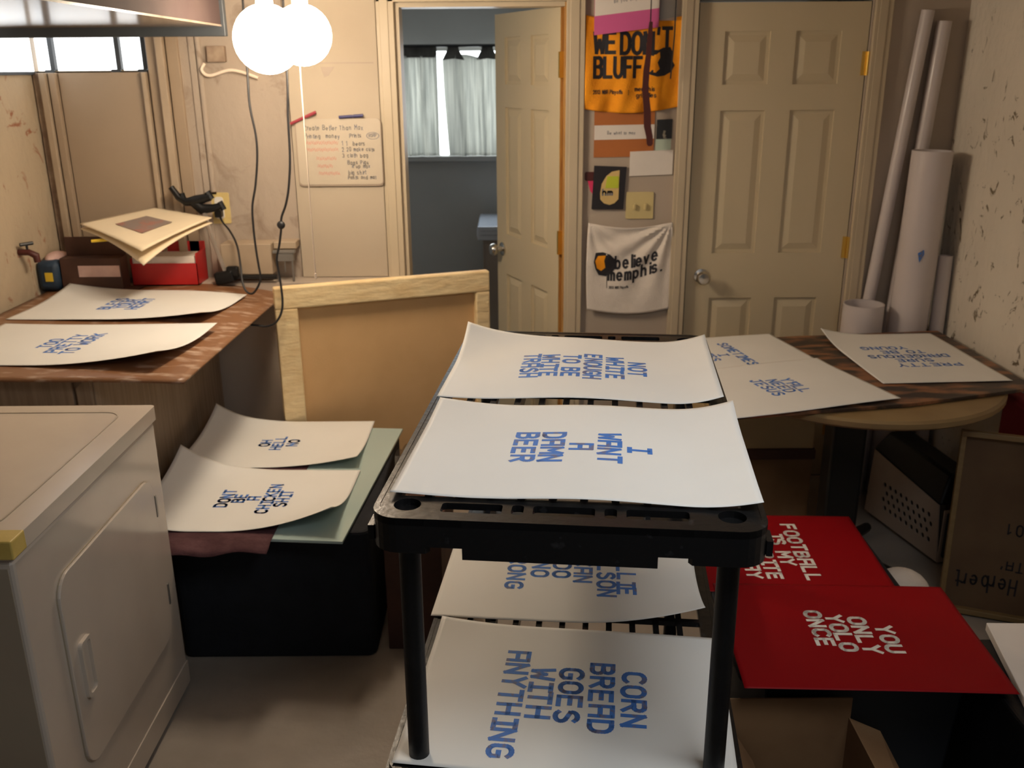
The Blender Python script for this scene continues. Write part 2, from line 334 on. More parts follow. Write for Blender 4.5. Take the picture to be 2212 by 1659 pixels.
# ------------------------------------------------------------------ stroke lettering
def arc(cx, cy, rx, ry, a0, a1, n=8):
    return [(cx + rx * cos(radians(a0 + (a1 - a0) * k / n)), cy + ry * sin(radians(a0 + (a1 - a0) * k / n))) for k in range(n + 1)]
G = {
 'A': [[(0, 0), (0, 1), (.68, 1), (.68, 0)], [(0, .45), (.68, .45)]],
 'B': [[(0, 0), (0, 1), (.4, 1)] + arc(.4, .77, .24, .23, 90, -90, 6) + [(0, .54)], [(.4, .54)] + arc(.42, .27, .26, .27, 90, -90, 6) + [(0, 0)]],
 'C': [arc(.38, .68, .36, .32, 35, 180, 7) + arc(.38, .32, .36, .32, 180, 325, 7)],
 'D': [[(0, 0), (0, 1), (.28, 1)] + arc(.28, .62, .4, .38, 90, 0, 5) + arc(.28, .38, .4, .38, 0, -90, 5) + [(0, 0)]],
 'E': [[(.62, 0), (0, 0), (0, 1), (.62, 1)], [(0, .52), (.52, .52)]],
 'F': [[(0, 0), (0, 1), (.62, 1)], [(0, .52), (.52, .52)]],
 'G': [arc(.38, .68, .36, .32, 35, 180, 7) + arc(.38, .32, .36, .32, 180, 330, 7) + [(.69, .44), (.40, .44)]],
 'H': [[(0, 0), (0, 1)], [(.66, 0), (.66, 1)], [(0, .5), (.66, .5)]],
 'I': [[(.34, 0), (.34, 1)], [(.06, 0), (.62, 0)], [(.06, 1), (.62, 1)]],
 'J': [[(.12, 1), (.66, 1)], [(.46, 1), (.46, .3)] + arc(.24, .28, .22, .28, 0, -170, 6)],
 'K': [[(0, 0), (0, 1)], [(.64, 1), (0, .42)], [(.2, .6), (.68, 0)]],
 'L': [[(0, 1), (0, 0), (.62, 0)]],
 'M': [[(0, 0), (0, 1), (.36, .42), (.72, 1), (.72, 0)]],
 'N': [[(0, 0), (0, 1), (.66, 0), (.66, 1)]],
 'O': [arc(.36, .66, .35, .34, 0, 180, 8) + arc(.36, .34, .35, .34, 180, 360, 8) + [(.71, .66)]],
 'P': [[(0, 0), (0, 1), (.4, 1)] + arc(.4, .74, .26, .26, 90, -90, 6) + [(0, .48)]],
 'R': [[(0, 0), (0, 1), (.4, 1)] + arc(.4, .75, .25, .25, 90, -90, 6) + [(0, .5)], [(.3, .5), (.68, 0)]],
 'S': [arc(.35, .755, .31, .245, 30, 200, 7) + arc(.34, .255, .33, .265, 68, -150, 9)],
 'T': [[(0, 1), (.68, 1)], [(.34, 1), (.34, 0)]],
 'U': [[(0, 1), (0, .33)] + arc(.34, .33, .34, .33, 180, 360, 9) + [(.68, 1)]],
 'V': [[(0, 1), (.34, 0), (.68, 1)]],
 'W': [[(0, 1), (.14, 0), (.37, .62), (.60, 0), (.74, 1)]],
 'X': [[(0, 0), (.66, 1)], [(0, 1), (.66, 0)]],
 'Y': [[(0, 1), (.34, .5), (.68, 1)], [(.34, .5), (.34, 0)]],
 'Z': [[(0, 1), (.66, 1), (0, 0), (.66, 0)]],
 "'": [[(.16, 1), (.10, .74)]], '.': [[(.08, .02), (.14, .02)]], '|': [[(.3, -.2), (.3, 1.1)]], '-': [[(.1, .5), (.5, .5)]],
 '0': [arc(.36, .66, .3, .34, 0, 180, 8) + arc(.36, .34, .3, .34, 180, 360, 8) + [(.66, .66)]],
 '1': [[(.1, .8), (.34, 1), (.34, 0)]], '2': [arc(.33, .7, .3, .3, 170, -35, 7) + [(.02, 0), (.66, 0)]],
 '3': [arc(.3, .76, .28, .24, 160, -80, 7) + arc(.3, .27, .32, .27, 85, -160, 8)],
 'a': [arc(.3, .32, .3, .32, 0, 360, 12), [(.6, .64), (.6, 0)]],
 'b': [[(0, 1), (0, 0)], arc(.3, .32, .3, .32, 0, 360, 12)],
 'e': [[(.02, .34), (.6, .34)] + arc(.31, .33, .3, .31, 0, 310, 12)],
 'h': [[(0, 1), (0, 0)], arc(.28, .36, .28, .28, 180, 0, 7) + [(.56, 0)]],
 'i': [[(.1, .62), (.1, 0)], [(.1, .86), (.1, .92)]],
 'l': [[(.1, 1), (.1, 0)]],
 'm': [[(0, .64), (0, 0)], arc(.19, .42, .19, .22, 180, 0, 6) + [(.38, 0)], arc(.57, .42, .19, .22, 180, 0, 6) + [(.76, 0)]],
 'p': [[(0, .64), (0, -.34)], arc(.3, .32, .3, .32, 0, 360, 12)],
 's': [arc(.27, .47, .23, .17, 30, 250, 6) + arc(.27, .16, .25, .16, 80, -150, 7)],
 'v': [[(0, .64), (.28, 0), (.56, .64)]],
 'o': [arc(.3, .32, .3, .32, 0, 360, 12)], 't': [[(.15, .95), (.15, 0), (.35, 0)], [(0, .64), (.34, .64)]],
 'r': [[(0, .64), (0, 0)], arc(.26, .38, .26, .24, 180, 50, 5)], 'n': [[(0, .64), (0, 0)], arc(.26, .4, .26, .24, 180, 0, 6) + [(.52, 0)]],
 'g': [arc(.3, .32, .3, .32, 0, 360, 12), [(.6, .64), (.6, -.2)] + arc(.32, -.18, .28, .16, 0, -150, 5)],
 'u': [[(0, .64), (0, .26)] + arc(.26, .26, .26, .26, 180, 360, 6) + [(.52, .64)], [(.52, .64), (.52, 0)]],
 'd': [arc(.3, .32, .3, .32, 0, 360, 12), [(.6, 1), (.6, 0)]], 'c': [arc(.3, .32, .3, .32, 40, 320, 10)],
 'y': [[(0, .64), (.28, 0)], [(.56, .64), (.1, -.34)]], 'k': [[(0, 1), (0, 0)], [(.5, .64), (0, .24)], [(.18, .38), (.54, 0)]],
 'x': [[(0, 0), (.5, .64)], [(0, .64), (.5, 0)]], 'w': [[(0, .64), (.16, 0), (.36, .5), (.56, 0), (.72, .64)]],
 'f': [[(.4, .95)] + arc(.3, .8, .17, .16, 70, 180, 4) + [(.13, 0)], [(0, .6), (.36, .6)]],
}
NARROW = {'i': .3, 'l': .3, "'": .3, '.': .35, 'I': .72, 't': .5, 'f': .5, 'm': 1.05, 'r': .55, ' ': .75, '|': .8, '1': .7}
def text_len(t, adv): return sum(NARROW.get(c, 1.0) * adv for c in t)
def strokes(mb, t, a0, b0, h, adv, sw, fn, jit=0.0, wfac=0.78, maxseg=0.012):
    """write t from (a0,b0) rightwards; fn(a,b) maps the text plane on to its surface"""
    rnd = random.Random(t + str(round(a0, 4)))
    a = a0
    for ch in t:
        step = NARROW.get(ch, 1.0) * adv
        if ch in G:
            ww = adv * wfac / 0.68
            tilt = rnd.uniform(-jit, jit) * 0.6; dy = rnd.uniform(-jit, jit) * h * 0.5; sc = 1 + rnd.uniform(-jit, jit) * 0.5
            for line in G[ch]:
                pts = [(a + (x * ww + tilt * y * h * 0.3), b0 + dy + y * h * sc) for x, y in line]
                for (x0, y0), (x1, y1) in zip(pts, pts[1:]):
                    d = sqrt((x1 - x0) ** 2 + (y1 - y0) ** 2)
                    if d < 1e-6: continue
                    tx, ty = (x1 - x0) / d, (y1 - y0) / d
                    e = sw * 0.42
                    x0e, y0e, x1e, y1e = x0 - tx * e, y0 - ty * e, x1 + tx * e, y1 + ty * e
                    k = max(1, int((d + 2 * e) / maxseg) + 1)
                    vs = []
                    for j in range(k + 1):
                        u = j / k; px, py = x0e + (x1e - x0e) * u, y0e + (y1e - y0e) * u
                        vs += [fn(px - ty * sw / 2, py + tx * sw / 2), fn(px + ty * sw / 2, py - tx * sw / 2)]
                    mb.add(vs, [(2 * j, 2 * j + 1, 2 * j + 3, 2 * j + 2) for j in range(k)])
        a += step
    return a

# ------------------------------------------------------------------ room shell
XL, XR, YB, ZC = -1.89, 1.80, 3.92, 2.22
struct(MB().box(XL - .1, XR + .1, -1.4, 6.5, -.06, 0).build('floor', m_floor), 'grey painted concrete basement floor')
struct(MB().box(XL - .1, XR + .1, 1.15, YB + .12, ZC, ZC + .06).build('ceiling', m_ceil))
struct(MB().box(XL - .12, XL, -1.4, YB + .12, 0, 2.28).build('wall_left', m_brick), 'white painted brick wall with dirt and chips')
struct(MB().box(XR, XR + .12, -1.4, YB + .12, 0, 2.28).build('wall_right', m_plaster), 'off-white rough plaster wall with dark chips')
DX0, DX1, DZ = -.449, .224, 2.03           # open doorway
RX0, RX1 = .742, 1.422                     # closed door
WX0, WX1, WZ0, WZ1 = -1.886, -1.41, 1.785, 2.04
wb = MB().plate(rect(XL, XR, 0, ZC), [rect(DX0, DX1, .001, DZ), rect(RX0, RX1, .001, DZ), rect(WX0, WX1, WZ0, WZ1)], .12,
                Matrix.Translation((0, YB + .06, 0)) @ WALLM)
struct(wb.build('wall_back', m_wall), 'cream painted back wall with two door openings')
# old rough section of the back wall between the posts and the new drywall
struct(MB().box(-1.325, -.885, YB - .012, YB, .95, ZC - .001).build('trim_1', m_oldwall), 'dirty old plaster strip behind hanging cords')
# thin drywall sheet left of the doorway
struct(MB().box(-.878, -.52, YB - .03, YB, .955, ZC - .001).build('trim_2', m_drywall), 'cream drywall sheet left of the doorway')
# panel below the high window and its posts
struct(MB().box(-1.79, -1.45, YB - .012, YB, .955, 1.78).build('trim_3', m_panel), 'flat painted panel below the high window')
for i, (x0, x1, d, z1, m) in enumerate([(-1.885, -1.855, .030, 1.78, m_grime), (-1.853, -1.828, .05, 1.78, m_post), (-1.822, -1.795, .035, 1.78, m_panel),
                                       (-1.455, -1.437, .035, 1.78, m_post), (-1.428, -1.385, .022, ZC - .001, m_panel), (-1.382, -1.352, .05, ZC - .001, m_post),
                                       (-1.346, -1.30, .03, ZC - .001, m_panel), (-1.262, -1.236, .02, ZC - .001, m_oldwall)]):
    struct(MB().box(x0, x1, YB - d, YB - .0005, .955, z1).build('trim_%d' % (4 + i), m, bevel=.003))
# low ledge running under the old wall
lw = MB().box(-1.30, -.46, 3.80, YB - .0005, 0, .952)
struct(lw.build('trim_12', m_wall, bevel=.004), 'low cream wall ledge behind the canvas')
lg = MB().box(-1.19, -.982, 3.80, YB - .013, .985, 1.112).box(-.978, -.885, 3.83, YB - .013, 1.085, 1.115)
struct(lg.build('trim_13', m_post, bevel=.004), 'cream boxed-in ledge below the cords')
# casings and jambs
def casing(n, x0, x1, z0, z1, y=YB):
    mb = MB().box(x0, x1, y - .022, y - .0005, z0, z1)
    if x1 - x0 < .2:
        mb.box(x0 + .014, x1 - .022, y - .026, y - .022, z0, z1)
    return struct(mb.build('trim_%d' % n, m_trim, bevel=.003))
casing(14, -.519, -.449, 0, 2.10); casing(15, .224, .297, 0, 2.10); casing(16, -.519, .297, 2.03, 2.10)
casing(17, .672, .738, 0, 2.10); casing(18, 1.426, 1.494, 0, 2.10); casing(19, .672, 1.494, 2.034, 2.10)
struct(MB().box(DX0, DX0 + .018, YB, YB + .12, 0, 2.028).build('trim_20', m_trim)); struct(MB().box(DX1 - .006, DX1, YB, YB + .12, 0, 2.028).build('trim_21', m_wood))
struct(MB().box(DX0 + .018, DX1 - .006, YB, YB + .12, 2.012, 2.0295).build('trim_22', m_trim))
# scuff line on the drywall above the whiteboard
struct(MB().box(-.79, -.535, YB - .0312, YB - .0302, 1.806, 1.811).prism([(0, 0), (.055, .0), (.03, -.034), (.012, -.04)], -.0002, .0008,
       Matrix.Translation((-.745, YB - .031, 1.795)) @ WALLM).build('trim_23', m_wbrim), 'pencil line and scuff on the drywall')

# high window in the back wall: daylight glass, dark steel sash bars
win = struct(MB().box(WX0, WX1, YB + .034, YB + .044, WZ0, WZ1).build('window_1', m_daylight), 'high basement window full of daylight')
for x in (-1.815, -1.552, -1.447):
    MB().box(x - .009, x + .009, YB + .005, YB + .03, WZ0, WZ1).box(x - .028, x + .009, YB - .006, YB + .03, WZ0 - .006, WZ0 + .006).build('sash_bar', m_sash, win)
MB().box(WX0, WX1, YB + .0, YB + .033, WZ0 - .012, WZ0 + .002).build('sill', m_trim, win)
win2 = struct(MB().box(XL - .002, XL + .004, 3.30, 3.915, WZ0, WZ1).build('window_2', m_daylight), 'high daylit window in the brick wall beside the corner')
MB().box(XL + .001, XL + .015, 3.30, 3.91, WZ0 - .012, WZ0).build('sash_bar', m_sash, win2)

# ------------------------------------------------------------------ six-panel doors
def leaf(w, h, sx):
    """front face on y=0 looking to -Y, x from 0 to sx*w"""
    mb = MB(); st, ms = .105, .10
    pw = (w - 2 * st - ms) / 2
    rows = [(.22, .84), (1.035, 1.615), (1.715, 1.915)]
    hol = []
    for c in range(2):
        x0 = st + c * (pw + ms)
        for z0, z1 in rows:
            hol.append((x0, x0 + pw, z0, z1))
    X = Matrix.Scale(-1, 4, (1, 0, 0)) if sx < 0 else Matrix.Identity(4)
    for side in (0, 1):
        T = X @ (Matrix.Translation((0, .005, 0)) @ WALLM if side == 0 else Matrix.Translation((0, .030, 0)) @ WALLM)
        mb.plate(rect(0, w, .008, h), [rect(*r) for r in hol], .010, T)
    mb.box(0.001, w - .001, .010, .025, .009, h - .001, X)
    for x0, x1, z0, z1 in hol:
        i0, i1 = .012, .040
        R = Matrix.Rotation(pi / 2, 4, 'X')
        mb.taper((x0 + i0, x1 - i0, z0 + i0, z1 - i0, -.0105), (x0 + i1, x1 - i1, z0 + i1, z1 - i1, -.002), X @ R)
        mb.taper((x0 + .001, x1 - .001, z0 + .001, z1 - .001, -.0108), (x0 + .002, x1 - .002, z0 + .002, z1 - .002, -.0102), X @ R)
    return mb
def knob(parent, x, z, y0=0.0, name='door_knob'):
    M_ = Matrix.Translation((x, y0, z)) @ Matrix.Rotation(pi / 2, 4, 'X')
    return MB().lathe([(.001, 0), (.031, 0), (.031, .006), (.013, .010), (.012, .030), (.022, .036), (.029, .046), (.029, .056), (.022, .066), (.001, .069)], 24, M_).build(name, m_chrome, parent, smooth=True)
d2 = struct(leaf(.672, 2.022, 1).build('door_2', m_door, loc=(.746, YB + .012, 0)), 'closed cream six-panel door')
knob(d2, .066, .937)
for z in (1.792, 1.056, .25):
    MB().lathe([(.006, -.045), (.006, .045)], 10, Matrix.Translation((.676, -.012, z))).box(.655, .676, -.006, .0, z - .045, z + .045).build('hinge', m_brass, d2)
struct(MB().box(.7385, .7455, YB + .004, YB + .05, .001, 2.02).build('trim_24', m_dark), 'dark gap along the closed door')
d1 = struct(leaf(.64, 2.015, -1).build('door_1', m_door, loc=(.205, YB + .055, 0), rot=(0, 0, radians(-65))), 'cream six-panel door standing open into the back room')
knob(d1, -.575, .957)
MB().box(-.003, .0035, .0, .036, .009, 2.014).build('bare_edge', m_wood, d1)['label'] = 'unpainted orange wood edge of the open door'
for z in (1.796, 1.078, .25):
    MB().box(.0036, .014, -.012, .03, z - .05, z + .05).build('hinge', m_brass, d1)

# ------------------------------------------------------------------ back room
BY = 6.25
bw = MB().plate(rect(-1.3, 1.2, 0, 2.2), [rect(-1.0, .35, 1.25, 1.915)], .1, Matrix.Translation((0, BY + .05, 0)) @ WALLM)
struct(bw.build('wall_back_room', m_backroom), 'blue-grey wall of the back room')
struct(MB().box(-1.42, -1.3, YB + .125, BY + .1, 0, 2.2).build('wall_back_room_left', m_backroom))
struct(MB().box(1.2, 1.32, YB + .125, BY + .1, 0, 2.2).build('wall_back_room_right', m_backroom))
struct(MB().box(-1.42, 1.32, YB + .125, BY + .1, 2.2, 2.26).build('ceiling_back_room', m_backroom))
struct(MB().box(-1.05, .40, BY - .05, BY - .001, 1.215, 1.248).build('trim_25', m_backroom, bevel=.004), 'grey sill under the curtains')
w3 = struct(MB().box(-1.0, .35, BY + .06, BY + .07, 1.25, 1.915).build('window_3', m_daylight2), 'daylit window behind the thin curtains')
MB().box(-.36, -.32, BY + .02, BY + .055, 1.25, 1.91).box(-1, .35, BY + .02, BY + .055, 1.89, 1.915).build('sash_bar', m_backroom, w3)
def curtain(x0, x1, flare, tabs, label):
    t = thing('curtain', label, 'curtain', (0, BY - .04, 0), group='thin curtains on the back room window')
    z0, z1 = 1.2495, 1.862
    def f(u, v):
        x = x0 + (x1 - x0) * u + flare * (1 - u) * (1 - v) ** 1.5
        a = .014 * sin(u * 34 + v * 2) + .008 * sin(u * 71 + 1.7 + v)
        return (x, a, z0 + (z1 - z0) * v + (.028 * abs(sin(u * 3 * pi)) ** 1.2 - .02 if tabs and v > .97 else 0))
    MB().grid(f, 90, 24).build('fabric', m_curtain, t, smooth=True, solid=.001)
    if tabs:
        n = 4
        for k in range(n):
            c = x0 + .072 + (x1 - x0 - .144) * (k / (n - 1))
            h = MB().prism([(c - .07, 1.835), (c - .035, 1.90), (c - .035, 1.925), (c + .035, 1.925), (c + .035, 1.90), (c + .07, 1.835), (c, 1.845)], -.003, .003, Matrix.Translation((0, -.012, 0)) @ WALLM)
            h.build('tab', m_curtop, t)['label'] = 'dark hanging tab'
    else:
        h = MB().grid(lambda u, v: (x0 + (x1 - x0) * u, -.014 + .006 * sin(u * 60), 1.852 + .07 * v), 60, 3)
        h.build('header', m_curtop, t, solid=0.0)['label'] = 'dark band along the curtain top'
curtain(-1.02, -.455, 0, False, 'left thin grey curtain hanging straight, dark header band')
curtain(-.424, .36, .03, True, 'right thin grey curtain with dark hanging tabs, half behind open door')
tag(MB().tube([(-1.05, BY - .075, 1.92), (.40, BY - .075, 1.92)], .009, 8).build('curtain_rod', m_blackmetal), 'thin rod carrying the grey curtains in the back room', 'curtain rod')
t = thing('bathroom_vanity', 'small vanity with white sink seen through the open doorway', 'vanity', (-.20, 5.62, 0))
v = MB().box(.03, .62, .02, .5, .0, .80).build('cabinet', m_vanity, t, bevel=.004)
MB().box(.05, .33, .008, .02, .06, .78).build('door', m_vanity, v, bevel=.003)
MB().box(.0, .65, 0, .53, .86, .885).box(0, .65, 0, .53, .80, .83).box(0, .04, 0, .53, .83, .86).box(.60, .65, 0, .53, .83, .86).box(.04, .6, 0, .06, .83, .86).box(.04, .6, .44, .53, .83, .86).build('sink', m_sink, t, bevel=.008)

# ------------------------------------------------------------------ hanging lamp with two bulbs
t = thing('ceiling_lamp', 'bare two-bulb ceiling lamp, both bulbs glowing white', 'lamp', (-.70, 3.12, 0))
MB().lathe([(.001, 2.215), (.075, 2.215), (.07, 2.17), (.05, 2.15), (.001, 2.15)], 24).build('canopy', m_porc, t, smooth=True)
for bx, by, bz, r in ((-.030, -.115, 1.872, .101), (.030, .105, 1.890, .095)):
    MB().lathe([(.001, 2.16), (.024, 2.16), (.026, bz + r * .95), (.018, bz + r * .9), (.001, bz + r * .9)], 20, Matrix.Translation((bx, by, 0))).build('socket', m_porc, t, smooth=True)
    MB().sphere((bx, by, bz), r, 32).build('bulb', m_bulb, t, smooth=True)
MB().tube([(.042, 0, 2.15), (.038, -.0, 1.75), (.037, 0, 1.13)], .0022, 6).lathe([(.001, 1.11), (.005, 1.113), (.004, 1.13), (.001, 1.132)], 8, Matrix.Translation((.037, 0, 0))).build('pull_cord', m_string, t)

# ------------------------------------------------------------------ boxed duct at the ceiling
t = thing('air_duct', 'big boxy brown duct under the ceiling above the dryer', 'duct', (0, 0, 0))
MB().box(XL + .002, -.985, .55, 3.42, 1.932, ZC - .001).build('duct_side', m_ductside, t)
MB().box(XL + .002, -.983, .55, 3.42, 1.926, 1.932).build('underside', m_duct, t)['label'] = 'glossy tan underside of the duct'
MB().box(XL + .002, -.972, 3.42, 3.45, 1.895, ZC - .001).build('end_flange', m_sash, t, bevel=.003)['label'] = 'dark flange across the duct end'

# ------------------------------------------------------------------ posters
def poster(name, loc, yaw, lines, mode, lh, adv, sw, label, group=None, L=.61, D=.457, lifts=(0, 0, 0, 0), R=.24, edges=None,
           wave=(0, 0, 0, 0), paper=None, ink=None, jit=.06, wfac=.66, tilt=(0, 0)):
    """landscape sheet: local x along the long side. lifts: (x-,y-) (x+,y-) (x+,y+) (x-,y+) corners."""
    e = edges or {}
    C = ((-L / 2, -D / 2), (L / 2, -D / 2), (L / 2, D / 2), (-L / 2, D / 2))
    def hz(x, y):
        z = wave[0] * (sin(wave[1] * x + wave[2] * y + wave[3]) + 1) + tilt[0] * x + tilt[1] * y
        for (cx, cy), l in zip(C, lifts):
            if l:
                s_ = max(0.0, 1 - (abs(x - cx) + abs(y - cy) * 1.1) / R); z += l * s_ * s_
        for k, (a, wd) in e.items():
            d = {'l': x + L / 2, 'r': L / 2 - x, 'n': y + D / 2, 'f': D / 2 - y}[k]
            s_ = max(0.0, 1 - d / wd); z += a * s_ * s_
        return z
    o = MB().grid(lambda u, v: (-L / 2 + L * u, -D / 2 + D * v, hz(-L / 2 + L * u, -D / 2 + D * v)), 56, 44).build(
        name, paper or m_paper, smooth=True, solid=.0006, loc=loc, rot=(0, 0, radians(yaw)))
    tag(o, label, 'poster', group)
    mb = MB()
    for ln in lines:
        txt, tt = ln[0], ln[1]; sh = ln[2] if len(ln) > 2 else 0.0; ad = ln[3] if len(ln) > 3 else adv
        n = text_len(txt, ad) - ad * (1 - wfac)
        if mode == '-y': fn = lambda a, b: (-tt + b, -a, hz(-tt + b, -a) + .0009)
        else: fn = lambda a, b: (tt - b, a, hz(tt - b, a) + .0009)
        strokes(mb, txt, -n / 2 + sh, -lh / 2, lh, ad, sw, fn, jit, wfac)
    mb.build('lettering', ink or m_blue, o)
    return o

ZT = 1.107
SH = thing('shelving_unit', 'black plastic shelving unit with posters drying on its shelves', 'shelf', (.082, 1.312, 0), radians(-6))
SW, SL = .632, 1.125
def shelf(z):
    o = rrect(-SW / 2, SW / 2, 0, SL, .045, 6)
    hol = [circ(sx * .262, y, .0225, 24) for sx in (-1, 1) for y in (.052, SL - .052)]
    for y0 in (.030, SL - .062):
        for x0, x1 in ((-.205, -.105), (-.090, -.070), (-.055, .045), (.060, .080), (.095, .195)):
            hol.append(rrect(x0, x1, y0, y0 + .034, .006, 2))
    for k in range(11):
        x = -.2595 + k * .0519
        for j in range(10):
            y = .085 + j * .0915
            hol.append(rect(x - .0195, x + .0195, y, y + .078))
    mb = MB().plate(o, hol, .012, Matrix.Translation((0, 0, z - .007)))
    # outer band, with two notches in the lower edge of each short side
    loop = []
    for p in o: loop.append((p[0], p[1], -.062))
    def notch(y):
        r = []
        for x in (-.225, -.2249, -.165, -.1649, .145, .1451, .198, .1981):
            dz = -.050 if (-.2249 <= x <= -.165 or .1451 <= x <= .198) else (-.070 if -.1649 <= x <= .145 else -.062)
            r.append((x, y, dz))
        return r
    loop = [q for q in loop]
    # front side lies between the last and first arc
    front = notch(0.0); back = list(reversed(notch(SL)))
    arcs = [loop[0:7], loop[7:14], loop[14:21], loop[21:28]]
    ring = front + arcs[0] + arcs[1] + back + arcs[2] + arcs[3]
    n = len(ring)
    inn = []
    for x, y, dz in ring:
        cx, cy = x * (1 - .009 / (SW / 2)), SL / 2 + (y - SL / 2) * (1 - .009 / (SL / 2)); inn.append((cx, cy, dz))
    vs = [(x, y, z) for x, y, _ in ring] + [(x, y, z + d) for x, y, d in ring] + [(x, y, z) for x, y, _ in inn] + [(x, y, z + d) for x, y, d in inn]
    fs = []
    for i in range(n):
        j = (i + 1) % n
        fs += [(i, j, n + j, n + i), (2 * n + i, 3 * n + i, 3 * n + j, 2 * n + j), (n + i, n + j, 3 * n + j, 3 * n + i), (i, 2 * n + i, 2 * n + j, j)]
    mb.add(vs, fs)
    # long stiffening ribs below the deck
    for x in (-.13, .13): mb.box(x - .004, x + .004, .02, SL - .02, z - .05, z - .012)
    # post sleeves under the corners and a side lug
    for sx in (-1, 1):
        for y in (.052, SL - .052):
            mb.lathe([(.0225, z - .064), (.030, z - .064), (.030, z - .013), (.0225, z - .013)], 20, Matrix.Translation((sx * .262, y, 0)))
        mb.box(sx * (SW / 2 + .004) - .005, sx * (SW / 2 + .004) + .005, .03, .07, z - .056, z - .030)
    return mb.build('shelf', m_blackrim, SH)
for z in (.105, .606, ZT): shelf(z)
for z0, z1 in ((.0, .044), (.094, .545), (.596, 1.046)):
    for sx in (-1, 1):
        for y in (.052, SL - .052):
            MB().lathe([(.0180, z0), (.0186, z0 + .01), (.0186, z1 - .01), (.0186, z1)], 20, Matrix.Translation((sx * .262, y, 0))).build('post' if z1 > .1 else 'foot', m_black, SH, smooth=True)

gp = 'blue-lettered posters drying on the black shelving unit'
poster('poster', (.1235, 1.612, ZT + .0015), -6.6, [('I', -.113), ('WANT', -.058), ('A', -.003), ('DAMN', .050), ('BEER', .101)], '-y', .0375, .0372, .0092,
       'white poster reading I WANT A DAMN BEER at near end of top shelf', gp, lifts=(0, 0, .012, .008), R=.2, edges={'r': (.012, .12), 'n': (.002, .1)}, wave=(.003, 16, 0, 1.1))
poster('poster', (.165, 2.105, ZT + .0015), -6.2, [('NOT', -.130), ('WHITE', -.078), ('ENOUGH', -.026, 0, .033), ('TO BE', .026), ('WHITE', .076), ('TRASH', .121)], '-y', .036, .0372, .0088,
       'white poster reading NOT WHITE ENOUGH TO BE WHITE TRASH at far end of top shelf', gp, lifts=(.0, .0, .0, .045), R=.26, edges={'r': (.018, .11), 'f': (.004, .1)}, wave=(.004, 14, 2, 2.0))
poster('poster', (.139, 2.035, .6085), -6, [('WILLIE', -.137), ('NELSON', -.090), ('CAN', -.033), ('DO', .020), ('NO', .072), ('WRONG', .130)], '-y', .038, .0395, .0092,
       'white poster reading WILLIE NELSON CAN DO NO WRONG on the lower shelf', gp, lifts=(0, .055, .02, 0), R=.30, wave=(.001, 9, 0, 0))
poster('poster', (.112, 1.553, .6085), -7.5, [('CORN', -.123), ('BREAD', -.060), ('GOES', .003), ('WITH', .060), ('ANYTHING', .118, .03, .043)], '-y', .042, .0445, .0100,
       'white poster reading CORN BREAD GOES WITH ANYTHING at near end of lower shelf', gp, lifts=(0, 0, 0, .012), R=.2, wave=(.001, 9, 0, 0))

tag(MB().prism([(-.12, 1.46), (.42, 1.40), (.52, 2.28), (-.03, 2.34)], .1065, .20).build('dark_filler', m_navy, bevel=.004), 'black slab added on the bottom shelf to darken the deck holes', 'box')  # added filler, so the deck holes above show black instead of floor

# ------------------------------------------------------------------ dryer
t = thing('clothes_dryer', 'white clothes dryer with a yellowed tape corner, front door facing right', 'dryer', (-.99, 1.64, 0))
DW, DD = .775, .72
MB().box(-DD, 0, 0, DW, .02, .866).build('body', m_enamel, t, bevel=.008)
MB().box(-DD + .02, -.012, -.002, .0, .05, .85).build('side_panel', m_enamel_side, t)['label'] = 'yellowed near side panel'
tp = MB().plate(rrect(-DD - .004, .008, -.008, DW + .006, .012, 4), [], .040, Matrix.Translation((0, 0, .893)))
tp = tp.build('top', m_enamel, t, bevel=.007)
MB().plate(rrect(-DD + .05, -.055, .05, DW - .05, .05, 6), [rrect(-DD + .054, -.059, .054, DW - .054, .046, 6)], .002, Matrix.Translation((0, 0, .9135))).build('raised_line', m_enamel_side, tp)
MB().box(-.055, .0095, -.0095, .045, .874, .9145).build('tape', m_tape, t, bevel=.003)['label'] = 'yellow tape over the near front corner'
RY = Matrix.Rotation(pi / 2, 4, 'Z') @ Matrix.Rotation(pi / 2, 4, 'X')     # plate XY -> YZ, facing +X
MB().plate(rrect(.0, DW, .0, .075, .004, 2), [], .004, Matrix.Translation((.001, 0, .022)) @ RY).build('toe_panel', m_enamel, t, bevel=.002)
door = MB().plate(rrect(.130, .690, .245, .742, .055, 6), [], .010, Matrix.Translation((.003, 0, 0)) @ RY).build('door', m_enamel, t, bevel=.005)
MB().plate(rrect(.127, .693, .242, .745, .057, 6), [rrect(.1305, .6895, .2455, .7415, .055, 6)], .002, Matrix.Translation((.001, 0, 0)) @ RY).build('door_gap', m_enamel_side, door)
MB().plate(rrect(.165, .218, .415, .562, .012, 4), [rrect(.174, .209, .424, .553, .008, 4)], .010, Matrix.Translation((.012, 0, 0)) @ RY).box(.0082, .0084, .172, .211, .42, .556).build('handle', m_enamel, door, bevel=.002)
for z in (.648, .372):
    MB().box(.002, .0095, .6905, .699, z - .032, z + .032).build('hinge', m_greymetal, t)

